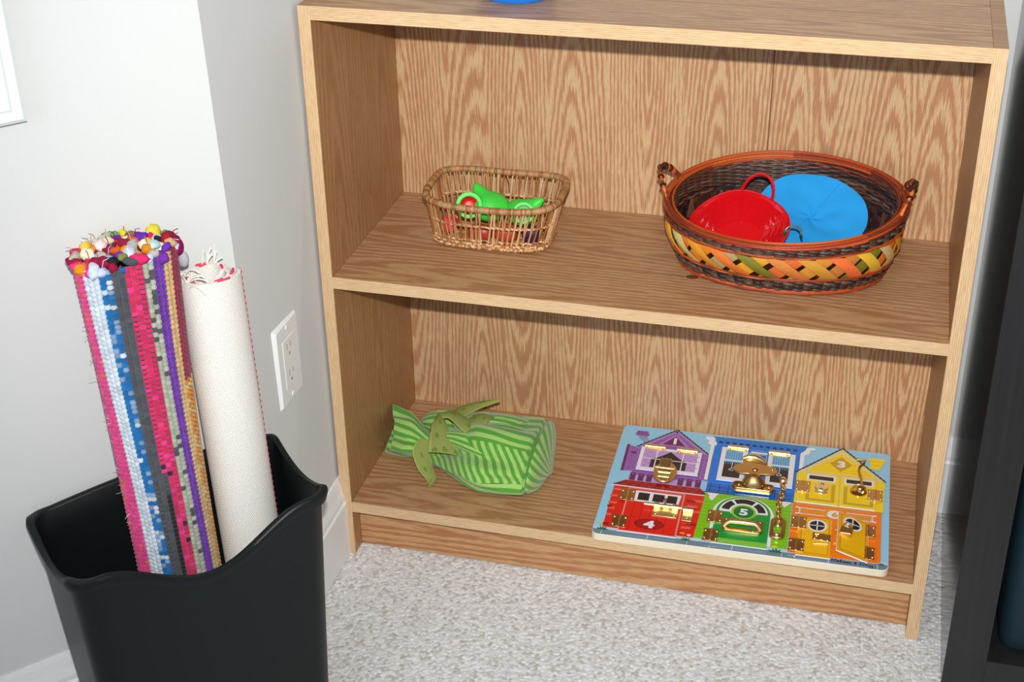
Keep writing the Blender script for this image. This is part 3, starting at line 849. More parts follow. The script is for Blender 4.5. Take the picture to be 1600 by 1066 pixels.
def blue_cone():
    th = thing('felt_cone', 'bright blue felt cone standing open behind the red pail in the large basket', 'felt cone', (.6100,.206,Z2+.061), (math.radians(40),math.radians(3),math.radians(5)))
    m = plain('blue felt', rgb(44,156,226), .95, spec=.1, noise=.12, nscale=900, bump=.4)
    mb = MB(); n = 72
    def f(u, v, off):
        a = 2*PI*u; r = .0625*v
        z = -.014*(1-v)**1.2+off + .0016*math.sin(3*a+1)*v + .0009*math.sin(7*a+5*v)*v + .0007*math.sin(5*a-9*v)
        return Vector((r*1.16*math.cos(a), r*.92*math.sin(a), z))
    mb.grid(lambda u,v: f(u,.0005+.9995*(1-v),0), n, 16, cu=True)
    mb.grid(lambda u,v: f(u,.0005+.9995*v,-.0016), n, 16, cu=True)
    b = len(mb.v)
    for k in range(n): mb.v += [tuple(f(k/n,1,0)), tuple(f(k/n,1,-.0016))]
    for k in range(n):
        q = (k+1)%n; mb.f.append((b+2*k,b+2*k+1,b+2*q+1,b+2*q)); mb.c.append(None)
    mb.build('felt_sheet', m, th, 60)
    MB().tube([f(0.17,.05+.93*k/20,.0004) for k in range(21)], .0007, 6).build('pressed_crease', m, th)
blue_cone()
sp_ = MB().tube([(.010*math.cos(a),.008*math.sin(a),.0) for a in [PI*k/16 for k in range(17)]], .0013, 8)
sp_.tube([(.010,0,0),(.011,-.003,-.008)], .0013, 8).tube([(-.010,0,0),(-.013,-.003,-.008)], .0026, 8)
sp_.xf(Matrix.Translation((.594,.108,Z2+.076)) @ Euler((.9,0,-.3)).to_matrix().to_4x4())
tag(sp_.build('wire_handle', plain('grey green metal', rgb(120,138,120), .35, .6), None, 60), 'small grey metal wire handle between the red pail and blue felt', 'handle')

# ------------------------------------------------------------------ green striped cloth bag
def cloth_bag():
    th = thing('cloth_bag', 'green striped velour bag tied with olive polka dot ribbon on the bottom shelf', 'bag', (0,0,0))
    Gd, Gl, Go = rgb(84,154,56), rgb(158,196,108), rgb(122,146,70)
    m = vcol('striped velour', .9, noise=.12, nscale=600, bump=.5, spec=.1, sheen=.35)
    def sm(a, b, x): x = max(0, min(1, (x-a)/(b-a))); return x*x*(3-2*x)
    mb = MB(); NS = 30
    def body(u, v):
        a = 2*PI*(v+.006*math.sin(u*9+v*20)+.02*math.sin(3*2*PI*v)*u)
        if u < .86:
            s = u/.86; x = .098+.158*s; wy = .017+.063*sm(-.12,.62,s); hz = .018+.021*sm(0,.5,s)
        else:
            s = (u-.86)/.14; x = .256+.019*math.sin(s*PI/2); k = math.cos(s*PI/2*.98); wy = .080*k**.8+.0005; hz = .039*k**.7+.0005
            k2 = 1
        yc = .129+.002*u; 
        fold = 0
        if u < .86:
            t_ = u/.86; w_ = math.sin(PI*min(1,t_*.97))**.5
            fold = .0062*w_*(math.sin(4*a+1.2+1.8*t_)+.7*math.sin(7*a-2.6*t_+.5)+.35*math.sin(12*a+4*t_))
            # a broad fold running diagonally over the top
            fold += .006*w_*math.exp(-((math.degrees(a)-(62+38*0-40*t_+ 35))/16)**2)
        ry, rz = wy+fold, hz+fold*.9
        gr = 1-.10*math.exp(-((u-.857)/.010)**2); ry *= gr; rz *= gr
        y = yc - ry*math.cos(a); z = hz*.80 + rz*math.sin(a)
        z = max(z, .0012+.0004*math.cos(7*a))
        if u > .86: x += .004*math.sin(a)
        return Vector((x, y, Z1+z))
    def bcol(u, v):
        if u > .862: return Gd if (v*22+ (u-.86)*14) % 1 < .5 else Gl
        if .853 < u: return rgb(84,140,60)
        if v < .17: return Gd if (u*15 + v*16) % 1 < .5 else Gl
        return Gd if (v*NS) % 1 < .5 else Gl
    mb.grid(body, 140, NS*14, cv=True, col=bcol)
    mb.build('bag_body', m, th, 180)
    # gathered mouth, left of the knot
    mb = MB(); NS2 = 18
    def mouth(u, v, off=0):
        a = 2*PI*v; s = u
        cx, cy = .100-.078*s, .127+.022*s; wy = .015+.030*sm(0,.7,s)+off; hz = .014+.011*sm(0,.6,s)+off
        fold = .0055*math.sin(5*a+2*s)*s**.5+.003*math.sin(9*a)*s
        ang = .25
        ly = -(wy+fold)*math.cos(a); lz = hz*(.9+.35*s)+.012*(1-s)+(hz+fold)*math.sin(a)
        lx = .012*s*math.sin(a+.6)
        return Vector((max(.0185, cx+lx - ly*math.sin(ang)*s), cy+ly*math.cos(ang), Z1+max(.001,lz)))
    col2 = lambda u,v: Gd if (v*NS2) % 1 < .5 else Gl
    mb.grid(mouth, 30, NS2*8, cv=True, col=col2)
    mb.grid(lambda u,v: mouth(1-.5*u, 1-v, -.0022), 14, NS2*8, cv=True, col=lambda u,v: Go if u<.2 else col2(u,v))
    mb.build('gathered_mouth', m, th, 180)
    # rumpled folds behind the knot
    def lobe(name, c, r, rz, ns, seed):
        mb = MB(); M = Euler((0,0,rz)).to_matrix()
        def f(u, v):
            a = 2*PI*v; b = PI*(u-.5); w_ = 1+.12*math.sin(3*a+seed)+.07*math.sin(6*a+2*b+seed)
            p = Vector((r[0]*math.sin(b), r[1]*w_*math.cos(b)*math.cos(a), r[2]*w_*math.cos(b)*math.sin(a)))
            p = M @ p + Vector(c); p.z = max(p.z, .001); p.z += Z1; return p
        mb.grid(f, 30, ns*6, cv=True, col=lambda u,v: Gd if (v*ns) % 1 < .5 else Gl)
        mb.build(name, m, th, 180)
    lobe('rear_fold', (.096,.193,.026), (.036,.022,.022), .15, 12, 1.0)
    lobe('rear_fold', (.152,.192,.028), (.034,.020,.026), .5, 12, 2.2)
    lobe('rear_fold', (.195,.186,.030), (.034,.022,.026), -.3, 12, 3.4)
    def tongue(name, P0, P1, P2, wid, thick, ns, n0):
        mb = MB(); P0, P1, P2 = Vector(P0), Vector(P1), Vector(P2)
        def f(u, v):
            a = 2*PI*v; p = P0*(1-u)**2+P1*2*u*(1-u)+P2*u*u; d = (P1-P0).lerp(P2-P1,u).normalized(); sd = Vector((-d.y,d.x,0)).normalized(); up = d.cross(sd); up = -up if up.z<0 else up
            w_ = wid*(.38+.62*sm(0,.55,u))*(1-.25*sm(.8,1,u)); h_ = thick*(.6+.4*math.sin(PI*u))*(1+.10*math.sin(3*a+4*u))
            q = p + sd*w_*math.cos(a) + up*h_*math.sin(a)*(1+.12*math.sin(5*u+n0)); q.z = max(q.z,.001); q.z += Z1; return q
        mb.grid(f, 50, ns*8, cv=True, col=lambda u,v: Gd if (v*ns) % 1 < .5 else Gl)
        for u_ in (0, 49): 
            b_ = u_*ns*8; mb.f.append(tuple(b_+k for k in range(ns*8))); mb.c.append(Gd)
        mb.build(name, m, th, 180)
    tongue('broad_fold', (.112,.118,.050), (.175,.112,.066), (.256,.100,.034), .027, .015, 15, 0)
    tongue('upper_fold', (.125,.150,.050), (.185,.172,.066), (.254,.168,.044), .022, .014, 13, 1.5)
    tongue('upper_fold', (.120,.135,.046), (.190,.140,.072), (.256,.136,.052), .017, .012, 12, 3.0)
    tongue('lower_fold', (.150,.092,.030), (.200,.074,.040), (.252,.070,.020), .020, .013, 12, 4.0)
    # ribbon ties
    mt = vcol('polka dot ribbon', .85, noise=.08, nscale=600, bump=.3, spec=.1)
    Ol, Od, Oe = rgb(140,152,82), rgb(108,136,58), rgb(160,170,96)
    def ribbon(P, Wd, wdir, dots, arch=0.0):
        P = [Vector((x,y,Z1+z)) for x,y,z in P]; n = 28; m_ = 9
        def cr(L, s):
            k = s*(len(L)-1); i = min(int(k), len(L)-2); f = k-i
            p0 = L[max(i-1,0)]; p1 = L[i]; p2 = L[i+1]; p3 = L[min(i+2,len(L)-1)]
            return .5*((2*p1)+(p2-p0)*f+(2*p0-5*p1+4*p2-p3)*f*f+(3*p1-p0-3*p2+p3)*f**3)
        wd = [Vector(w_) for w_ in wdir]; mb = MB()
        def f(u, v, off=0):
            p = cr(P, u); w_ = cr(wd, u).normalized(); wid = cr(Wd, u)
            d = (cr(P, min(1,u+.02))-cr(P, max(0,u-.02))).normalized(); nn = d.cross(w_).normalized()
            if nn.z < 0: nn = -nn
            q = p + w_*wid*(v-.5) + nn*(off + arch*(1-(2*v-1)**2)); q.z = max(q.z, Z1+.0008); return q
        def cc(u, v):
            if v < .07 or v > .93 or u > .97: return Oe
            for du, dv in dots:
                L_ = .05
                if ((u-du)*L_)**2+((v-dv)*.028)**2 < .0026**2: return Od
            return Ol
        NU_, NV_ = 44, 26
        mb.grid(lambda u,v: f(u,v,.0007), NU_, NV_, col=cc); mb.grid(lambda u,v: f(1-u,v,-.0007), NU_, NV_, col=lambda u,v: Ol)
        # close the edges
        b = len(mb.v); E_ = [(i/(NU_-1),0) for i in range(NU_)]+[(1,j/(NV_-1)) for j in range(1,NV_)]+[(1-i/(NU_-1),1) for i in range(1,NU_)]+[(0,1-j/(NV_-1)) for j in range(1,NV_-1)]
        for u,v in E_: mb.v += [tuple(f(u,v,.0007)), tuple(f(u,v,-.0007))]
        k = len(E_)
        for i in range(k): q = (i+1)%k; mb.f.append((b+2*i,b+2*i+1,b+2*q+1,b+2*q)); mb.c.append(Oe)
        mb.build('ribbon_tail', mt, th, 60)
    ribbon([(.103,.150,.066),(.110,.128,.068),(.120,.104,.058),(.131,.084,.045)], [.010,.020,.034,.048], [(1,.25,0),(1,.25,-.05),(1,.25,-.1),(1,.2,-.15)], [(.35,.5),(.62,.3),(.62,.75),(.88,.5),(.9,.18),(.9,.85)], .004)
    ribbon([(.090,.116,.044),(.088,.102,.030),(.098,.087,.016),(.112,.073,.006),(.112,.058,.001)], [.016,.026,.022,.014,.003], [(1,.1,-.2),(1,.1,-.3),(.9,.5,0),(.9,.5,.1),(.9,.6,.1)], [(.3,.5),(.55,.4),(.78,.5)], .003)
    ribbon([(.100,.148,.066),(.122,.145,.074),(.146,.128,.074),(.164,.114,.070),(.172,.108,.069)], [.014,.020,.024,.020,.012], [(0,1,0),(.1,1,0),(.3,1,.1),(.4,1,.1),(.4,1,.1)], [(.3,.5),(.62,.5),(.85,.6)], .003)
    ribbon([(.150,.142,.070),(.164,.142,.074),(.182,.146,.072)], [.030,.036,.022], [(.3,1,.1),(.3,1,0),(.3,1,0)], [(.35,.5),(.7,.5)], .002)
    ribbon([(.118,.160,.056),(.128,.182,.058),(.150,.200,.062),(.178,.212,.066)], [.020,.026,.018,.003], [(1,-.5,0),(1,-.9,0),(.5,-1,0),(.4,-1,0)], [(.35,.5),(.7,.5)], .003)
    kn = MB()
    for i in range(3):
        R_ = .0165+.0005*i
        kn.tube([(.100+.004*i-.004, .128+R_*math.cos(a)*1.05, Z1+.024+R_*math.sin(a)*.95) for a in [2*PI*k/28 for k in range(28)]], .0035, 8, closed=True, col=Ol)
    kn.ball((.103,.140,Z1+.052), (.012,.013,.010), 14, 10, Ol)
    kn.build('ribbon_knot', mt, th, 180)
cloth_bag()

# ------------------------------------------------------------------ wooden latches board
BD = thing('latches_board', 'wooden toy latches board with six numbered painted houses on the bottom shelf', 'toy board', (.365,-.0056,Z1+.0003), (0,0,math.radians(1.5)))
mm = .001
TOPZ = 11.5
def scale_mm(mb): mb.v = [(x*mm,y*mm,z*mm) for x,y,z in mb.v]; return mb
m_art = vcol('printed paint', .32, spec=.45, coat=.15)
m_ply = plain('pale plywood', rgb(226,214,188), .5, noise=.05, nscale=120)
m_brass = plain('brass', (.83,.60,.27,1), .22, 1); m_bbright = plain('polished brass', (1,.86,.48,1), .30, 1); m_brown = plain('antique brass', (.62,.41,.17,1), .30, 1)
SKY, WHT, BLK = rgb(150,212,246), rgb(240,243,250), rgb(34,28,32)
def screws(spots, cx, cy, mat, par, rz=0, z=None, name='screw'):
    for x, y, z0, r in spots:
        place(MB().lathe([(r,0),(r*.83,r*.42),(r*.4,r*.66),(0,r*.7)], (x,y,z0), 12), cx, cy, rz, HZ if z is None else z).build(name, mat, par, 60)
class Art(MB):
    def __init__(s, z=TOPZ): super().__init__(); s.z = z; s.k = 0
    def nz(s): s.k += 1; return s.z + .02 + .022*s.k
    def poly(s, P, c): return s.flat(P, s.nz(), c)
    def rect(s, x0, y0, x1, y1, c): return s.poly([(x0,y0),(x1,y0),(x1,y1),(x0,y1)], c)
    def rects(s, L, c):
        z = s.nz()
        for x0,y0,x1,y1 in L: s.flat([(x0,y0),(x1,y0),(x1,y1),(x0,y1)], z, c)
        return s
    def polys(s, L, c):
        z = s.nz()
        for P in L: s.flat(P, z, c)
        return s
    def ell(s, cx, cy, rx, ry, c, a0=0, a1=360, n=36):
        if a1-a0 >= 360: P = [(cx+rx*math.cos(2*PI*k/n), cy+ry*math.sin(2*PI*k/n)) for k in range(n)]
        else: P = [(cx+rx*math.cos(math.radians(a0+(a1-a0)*k/n)), cy+ry*math.sin(math.radians(a0+(a1-a0)*k/n))) for k in range(n+1)]
        return s.poly(P, c)
    def arc(s, cx, cy, r0, r1, a0, a1, c, ky=1, n=14, z=None):
        z = z or s.nz(); A = [math.radians(a0+(a1-a0)*k/n) for k in range(n+1)]
        vs = [(cx+r0*math.cos(a), cy+r0*ky*math.sin(a), z) for a in A]+[(cx+r1*math.cos(a), cy+r1*ky*math.sin(a), z) for a in A]
        return s.add(vs, [(k, n+1+k, n+2+k, k+1) for k in range(n)], c)
    def line(s, P, w, c, z=None):
        z = z or s.nz()
        for (x0,y0),(x1,y1) in zip(P, P[1:]):
            d = math.hypot(x1-x0,y1-y0) or 1; ux, uy = (x1-x0)/d, (y1-y0)/d; px, py = -uy*w/2, ux*w/2
            e = w*.25
            s.add([(x0+px-ux*e,y0+py-uy*e,z),(x0-px-ux*e,y0-py-uy*e,z),(x1-px+ux*e,y1-py+uy*e,z),(x1+px+ux*e,y1+py+uy*e,z)], [(0,1,2,3)], c)
        return s
    def lines(s, L, w, c):
        z = s.nz()
        for P in L: s.line(P, w, c, z)
        return s
    def text(s, ch, cx, cy, h, c, bold=.045, wide=1.1):
        cu = bpy.data.curves.new('t','FONT'); cu.body = ch; cu.size = 1; cu.offset = bold; cu.resolution_u = 4
        ob = bpy.data.objects.new('t', cu); COL.objects.link(ob); bpy.context.view_layer.update()
        me = bpy.data.meshes.new_from_object(ob.evaluated_get(bpy.context.evaluated_depsgraph_get()))
        xs = [v.co.x for v in me.vertices]; ys = [v.co.y for v in me.vertices]
        k = h/(max(ys)-min(ys)); mx = (max(xs)+min(xs))/2; my = (max(ys)+min(ys))/2; z = s.nz()
        s.add([(cx+(v.co.x-mx)*k*wide, cy+(v.co.y-my)*k, z) for v in me.vertices], [tuple(p.vertices) for p in me.polygons], c)
        bpy.data.objects.remove(ob); bpy.data.curves.remove(cu); bpy.data.meshes.remove(me); return s
    def heart(s, cx, cy, r, c):
        P = []
        for k in range(24):
            t_ = 2*PI*k/24; P.append((cx+r*math.sin(t_)**3, cy+r*(.8*math.cos(t_)-.3*math.cos(2*t_)-.12*math.cos(3*t_))))
        return s.poly(P, c)
    def shingle(s, A, B, n, w, c):
        z = s.nz(); ax, ay = A; bx, by = B
        d = math.hypot(bx-ax,by-ay); ux, uy = (bx-ax)/d, (by-ay)/d; sg = 1 if -uy*0+ux >= 0 else -1
        nx_, ny_ = -uy*sg, ux*sg
        for k in range(n):
            t0_, t1_ = d*k/n, d*(k+1)/n
            s.flat([(ax+ux*t0_-nx_*w*.4, ay+uy*t0_-ny_*w*.4),(ax+ux*t1_-nx_*w*.4, ay+uy*t1_-ny_*w*.4),(ax+ux*t1_+nx_*w*.35, ay+uy*t1_+ny_*w*.35),(ax+ux*t0_+nx_*w, ay+uy*t0_+ny_*w)], z, c)
        return s

base = scale_mm(MB().prism(rrect(197.3,140.5,394.6,281,10,7), 0, TOPZ)).build('wooden_base', m_ply, BD, 40, bevel=.0008)
a = Art()
def picture():
    R_ = random.Random(6)
    a.poly(rrect(197.3,140.5,393.6,280,9.6,7), SKY)
    a.rect(.8, 10, 393.6, 18, rgb(205,218,232))
    a.poly([(.8,12),(.8,6)]+[(.8+9*(1-math.cos(t_)), 9.6-9*math.sin(t_)) for t_ in (0,.4,.8,1.2,1.57)]+[(384,.6)]+[(384+9.6*math.sin(t_), 10-9.4*math.cos(t_)) for t_ in (.3,.8,1.2,1.57)]+[(393.6,12)], rgb(116,140,156))
    a.lines([[(x,.8),(x+1,12)] for x in (13,76,130,190,256,317,380)], .6, WHT)
    # house 1
    PU, PL, PD, PX = rgb(150,96,178), rgb(178,128,206), rgb(104,36,96), rgb(132,76,160)
    a.rect(28,132,133,162, rgb(196,164,220)); a.rect(31,150,131,226, PU); a.poly([(30,222),(81,279),(132,222)], PU)
    a.lines([[(40+4*k,228+6*k),(122-5*k,228+6*k)] for k in range(7)], .5, PX)
    a.line([(33,224),(81,276),(129,224)], 4, PL)
    a.shingle((28,224),(81,281),11,2.4,BLK); a.shingle((81,281),(134,224),11,2.4,BLK)
    a.poly([(57,235),(81,269),(106,235)], PL); a.poly([(64,238),(81,263),(98,238)], PD)
    a.text('1', 81.5, 249.5, 16.5, WHT, .028, 1.25)
    a.poly([(20,259),(23,254),(39,254),(42,259),(39,263),(39,268),(22,268),(22,263)], rgb(140,80,160))
    a.lines([[(27,251),(39,251.5)],[(28,247),(41,248)],[(32,243),(43,244)],[(35,239),(41,239)]], 1.8, rgb(140,80,160))
    a.lines([[(24,271),(27,273),(24,276),(28,278)]], .5, rgb(170,214,240))
    a.poly([(13,228),(34,220),(35,160),(14,157)], PU); a.poly([(13,228),(17,227),(18,157.5),(14,157)], PD)
    a.poly([(129,222),(150,226),(146,155),(127,157)], PU); a.poly([(146,225.5),(150,226),(146,155),(142,155.5)], PD)
    a.lines([[(19.5,224),(32,219),(33,163),(20,160.5),(19.5,224)],[(131,219),(144,222),(141,159),(129,160),(131,219)]], .6, PL)
    a.heart(26,207,4.5,PD); a.heart(137,207,4.5,PD)
    a.rects([(30+12*k,136,38+12*k,155) for k in range(3)]+[(99+12.5*k,136,107+12.5*k,155) for k in range(3)], PD)
    for k in range(3): a.heart(34+12*k,151,2,PU); a.heart(103+12.5*k,151,2,PU)
    # house 2
    BL, BD_ = rgb(10,124,228), rgb(16,70,150)
    a.rect(141,128,267,268, BL); a.poly([(139,272),(144,258),(268,258),(276,273)], BL)
    a.line([(137,273.4),(277,274.2)], 1.6, BLK)
    a.rects([(146+9.9*k,258.5,151.5+9.9*k,263.5) for k in range(12)], rgb(14,34,80))
    a.lines([[(144,268),(270,268.6)],[(146,255.6),(262,255.8)]], .6, rgb(60,160,232))
    a.poly([(125,272),(138,272),(139,262),(143,258),(143,250),(140,250),(140,158),(135,158),(135,250),(130,254),(131,262),(126,265)], WHT)
    a.poly([(275,273),(287,272),(286,267),(280,266),(279,256),(272,250),(272,205),(266,205),(266,255),(272,262)], WHT)
    a.rect(141,128,262,150, rgb(14,110,208))
    a.lines([[(141,143),(262,143)],[(141,134),(262,134)]]+[[(146+13*k,129),(146+13*k,152)] for k in range(9)], .9, rgb(12,30,90))
    a.line([(137,128.5),(263,128.5)], 2, rgb(10,70,60))
    # house 4
    RD, RB, RK = rgb(226,34,20), rgb(240,104,84), rgb(150,20,22)
    a.poly([(12,118),(13,17),(137,17),(142,118)], RD)
    L1 = [(13,106,27,111),(10.5,90,21,95),(11,73,23,78),(14,60,22,65),(125,100,141,105),(120,86,134,91),(126,74,140,79),(118,35,131,40),(13,44,20,49)]
    a.rects(L1, RB); a.rects([(11,64,18,69),(117,98,130,103),(124,44,138,49),(12,22,20,27)], RK)
    a.poly([(8,120),(26,134),(133,134),(145,119)], RK)
    z = a.nz()
    for r_ in range(2):
        for k in range(9): 
            x = 27+12*k-5*r_; a.flat([(x,132-6*r_),(x+9,132-6*r_),(x+5,126-6*r_)], z, rgb(196,30,26))
    a.line([(9,118),(144,118)], 2.2, WHT)
    # house 5
    GN, GL_, GW = rgb(130,204,24), rgb(96,156,26), rgb(0,156,58)
    a.poly([(142,127),(262,127),(262,18),(137,18)], GN)
    a.lines([[(138,24+8*k),(262,24+8*k)] for k in range(13)], .6, GL_)
    a.poly([(143,127),(160,127),(157,121),(154,112),(151,109),(148,113),(147,121)], WHT); a.poly([(240,127),(262,127),(258,121),(252,112),(248,120)], WHT)
    a.poly([(156,18),(156,85)]+[(198-42*math.cos(PI*k/24), 84+42*math.sin(PI*k/24)) for k in range(25)]+[(240,18)], WHT)
    a.ell(240,78,5,8,WHT)
    # house 3
    YL, YO = rgb(252,222,10), rgb(206,162,20)
    a.poly([(264,127),(264,203),(326,277),(387,203),(386,127)], YL)
    a.poly([(268,205),(325,272),(382,205)], rgb(214,214,214)); a.poly([(274,209),(325,267),(376,209)], YL)
    a.lines([[(284+5*k,217+6*k),(368-5*k,217+6*k)] for k in range(7)], .5, YO)
    a.shingle((262,204),(326,280),13,2.2,BLK); a.shingle((326,280),(389,203),13,2.2,BLK)
    a.poly([(325,257),(341,237),(325,217),(309,237)], YO); a.text('3', 325.5, 237, 16.5, WHT, .045, 1.2)
    a.polys([[(x-.7,y),(x,y-.7),(x+.7,y),(x,y+.7)] for x,y in ((325,260),(306,237),(345,237),(325,213))], rgb(90,60,10))
    a.poly([(363,262),(387,263),(386,254),(379,233),(366,235),(366,254),(364,256)], YL); a.lines([[(365,254),(386,255)],[(367,245),(383,245)]], .8, YO)
    a.lines([[(372,266),(369,268),(373,270),(379,269),(383,271)]], .6, rgb(190,222,242))
    a.line([(264,127.5),(386,127.5)], 1.2, rgb(170,110,20))
    # house 6
    OR, OY = rgb(248,128,22), rgb(236,160,34)
    a.rect(263,12,384,126, OR)
    for x0,x1 in ((268,308),(334,377)):
        a.poly([(x0,119),(x1,119),(x1,101),(x0,101)], OR)
        a.lines([[(x0+3,117),(x1,117)],[(x0+3,103),(x1,103)]], 1.6, WHT)
        e = x0 if x0 < 300 else x1; sg = 1 if e == x0 else -1
        a.lines([[(e+sg*3,117),(e+sg*7,113),(e+sg*4,110),(e+sg*7,107),(e+sg*3,103)]], 1.8, WHT)
        a.poly([(x0+7,115.5),(x1-1,115.5),(x1-1,105),(x0+7,105)] if sg==1 else [(x0+1,115.5),(x1-7,115.5),(x1-7,105),(x0+1,105)], OY)
        a.lines([[(x0+8+3*k,115),(x0+8+3*k,105.5)] for k in range(int((x1-x0-12)/3))], .4, rgb(200,110,20))
        for yy in (117.5,102.5): a.ell(e+sg*1.5,yy,1.8,1.6,WHT)
    a.poly([(309,121),(332,121),(334,100),(307,100)], OY); a.ell(321,109,10.5,9.5,WHT); a.text('6', 321, 109, 12, OY, .05)
    a.ell(311,110,.7,.7,rgb(90,50,10))
    a.poly([(381,14),(384,11),(393,11),(393,15),(386,14)], rgb(190,208,226))
    # tufts and flowers
    G2 = rgb(12,112,52)
    def tuft(x, y, s_): a.poly([(x-7*s_,y),(x-9*s_,y+4*s_),(x-4*s_,y+2.5*s_),(x-4.5*s_,y+8*s_),(x-1*s_,y+3.5*s_),(x+.5*s_,y+9*s_),(x+2*s_,y+3.5*s_),(x+6*s_,y+7*s_),(x+5*s_,y+2*s_),(x+10*s_,y+1*s_),(x+6*s_,y)], G2)
    tuft(14,9,.9); tuft(128,8,.8); tuft(248,7,1.1); tuft(385,8,.6)
    for x,y,rx,c in ((9,24,4,rgb(236,206,30)),(122,23,4,rgb(246,150,30)),(131,20,2.8,rgb(240,220,236)),(246,19,4,rgb(236,226,40))):
        a.line([(x+.5,y),(x+2,y-12)], .6, rgb(90,150,60)); a.ell(x,y,rx,2.2,c,n=16)
    # signature in handwriting
    S_ = [  # strokes on a unit grid, hand drawn
     [(0,0),(.5,4.2),(1.6,1),(3,4.6),(3.4,.4)], [(4.2,1.4),(5.2,1.9),(5,2.8),(4.2,2.2),(4.3,.8),(5.6,.8)], [(6,1),(7,4.4),(6.6,4.6),(6.3,.6),(7.1,.6)], [(7.6,2.2),(7.5,.6),(8.2,.7)],
     [(8.4,.8),(9.1,2.2),(9.4,1.2),(8.8,.5),(9.6,.6)], [(9.9,.7),(10.6,2.1),(10.9,1.1),(10.3,.5),(11.2,.6)], [(12.6,2),(11.6,1.9),(11.4,.8),(12.4,.8),(12.7,2),(12.8,.6),(14.4,.8)],
     [(17.2,3.2),(16.2,3.2),(16.3,2.2),(17,2.1),(16,1.5),(16.4,.6),(17.6,.9)],
     [(20,.2),(20.2,4),(21.6,4.2),(23,2.8),(22.2,.9),(19.6,.3)], [(24.2,2.2),(23.4,1.6),(24,.6),(24.9,1.2),(24.2,2.2)], [(25.3,2.1),(25.5,.8),(26.5,.8),(26.7,2.1),(26.9,.6)], [(28.4,2),(27.4,1.8),(27.5,.7),(28.4,.9),(28.5,2),(28.3,-1.4),(26.6,-2),(26,-1.4)], [(30.2,.6),(30.5,.5)]]
    a.lines([[(321+x*1.86, 3.4+y*1.45-.06*x) for x,y in st] for st in S_], 1.0, rgb(20,24,30))
picture()
scale_mm(a).build('painted_picture', m_art, BD, 0)

def slab(name, outline, z0, z1, colside, draw, hinge=None, ang=0, label=None):
    s_ = Art(z1); s_.prism(outline, z0, z1, colside, WHT); draw(s_)
    mb = scale_mm(s_)
    if hinge:
        (hx, hy) = hinge; M = Matrix.Translation((hx*mm,hy*mm,TOPZ*mm)) @ Matrix.Rotation(math.radians(ang),4,'Y') @ Matrix.Translation((-hx*mm,-hy*mm,-TOPZ*mm)); mb.xf(M)
    o = mb.build(name, m_art, BD, 30)
    if label: o['label'] = label
    return o
DT = TOPZ+.02+.022*95; DZ1 = DT+1.6     # doors sit proud of the picture
def RC(x0,y0,x1,y1): return [(x0,y0),(x1,y0),(x1,y1),(x0,y1)]
PLv = rgb(196,158,222)
def d1(s):
    s.rect(36,162,125,221, WHT); s.rect(41,168,120,215, PLv)
    s.polys([RC(x,y,x+4,y+1.5) for r_,y in enumerate((172,178,184,195,201,207)) for x in [44+10*k+(5 if r_%2 else 0) for k in range(8)] if not (58 < x < 98)], rgb(156,110,190))
    s.poly([(80,214),(72,205),(64,197),(54,192),(54,169),(106,169),(106,191),(96,197),(88,205)], BLK)
    s.rects([(60,168,61.6,215),(98.4,168,100,215),(41,190.5,120,192.2)], WHT)
slab('window_flap', RC(35.5,161.5,125.5,221.5), DT, DZ1, PLv, d1, label='lavender curtained window flap of house 1')
def d2(s):
    s.rect(153,159,259,244, rgb(10,118,222))
    for x0 in (153,221):
        s.rect(x0,159,x0+38,244, WHT); s.rect(x0+6,167,x0+31,237, BLK); s.rect(x0+6,206,x0+31,237, rgb(122,186,228))
        s.rects([(x0+8+3.4*k,200,x0+9.2+3.4*k,237) for k in range(7)], rgb(70,150,210)); s.rect(x0+6,209,x0+31,212.5, WHT)
        s.lines([[(x0+18,206),(x0+18,190)]], .8, WHT); s.arc(x0+18,187,2.6,3.8,0,360,WHT,.8,20)
    s.rect(193,205,219,238, rgb(122,186,228)); s.rect(195,160,217,232, rgb(16,88,190)); s.rects([(191.5,196,194,212),(218,196,221,212)], BLK); s.rect(195,236,219,240, WHT)
    s.ell(207,211,11,10,WHT); s.text('2', 206, 210, 13, rgb(16,88,190), .04)
slab('window_flap', RC(152.5,158.5,259.5,244.5), DT, DZ1, WHT, d2, label='blue window flap of house 2')
def yd(s, x0, x1, m_):
    s.rect(x0+.5,129,x1-.5,202, rgb(252,222,12)); s.lines([RC(x0+1,129.5,x1-1,201.5)+[(x0+1,129.5)]], .6, rgb(250,240,170))
    a0, a1 = (x0+12,x1-5) if m_ else (x0+5,x1-3)
    s.rect(a0,184,a1,199, WHT); s.rect(a0+3,187,a1-3,196.5, BLK)
    s.rect(a0,134,a1,178, rgb(206,172,20)); s.rect(a0+5,139,a1-5,178, rgb(250,216,16))
slab('door', RC(267,128.5,324,202.5), DT, DZ1, rgb(210,180,40), lambda s: yd(s,267,324,True), label='left yellow door of house 3')
slab('door', RC(326,128.5,375,202.5), DT, DZ1, rgb(210,180,40), lambda s: yd(s,326,375,False), label='right yellow door of house 3')
def d4(s):
    s.rect(35,9.5,114,112, rgb(230,36,22)); s.lines([RC(36,10.5,113,111)+[(36,10.5)]], .7, rgb(236,190,180))
    s.lines([[(48,12),(48,80)],[(60,12),(60,80)],[(72,12),(72,80)],[(84,12),(84,80)],[(96,12),(96,80)],[(38,44),(56,44)],[(38,96),(44,96)]], .6, rgb(140,18,18))
    s.poly([(46,81),(45.5,107),(110,107),(108,81)], WHT)
    s.rects([(50,85,66,103),(71,85,87,103),(91,85,105,103)], BLK)
    s.ell(75,31,20.5,12,rgb(150,18,22)); s.ell(75,31,18.5,10.3,rgb(176,22,24)); s.text('4', 75, 31, 17, WHT, .05, 1.25)
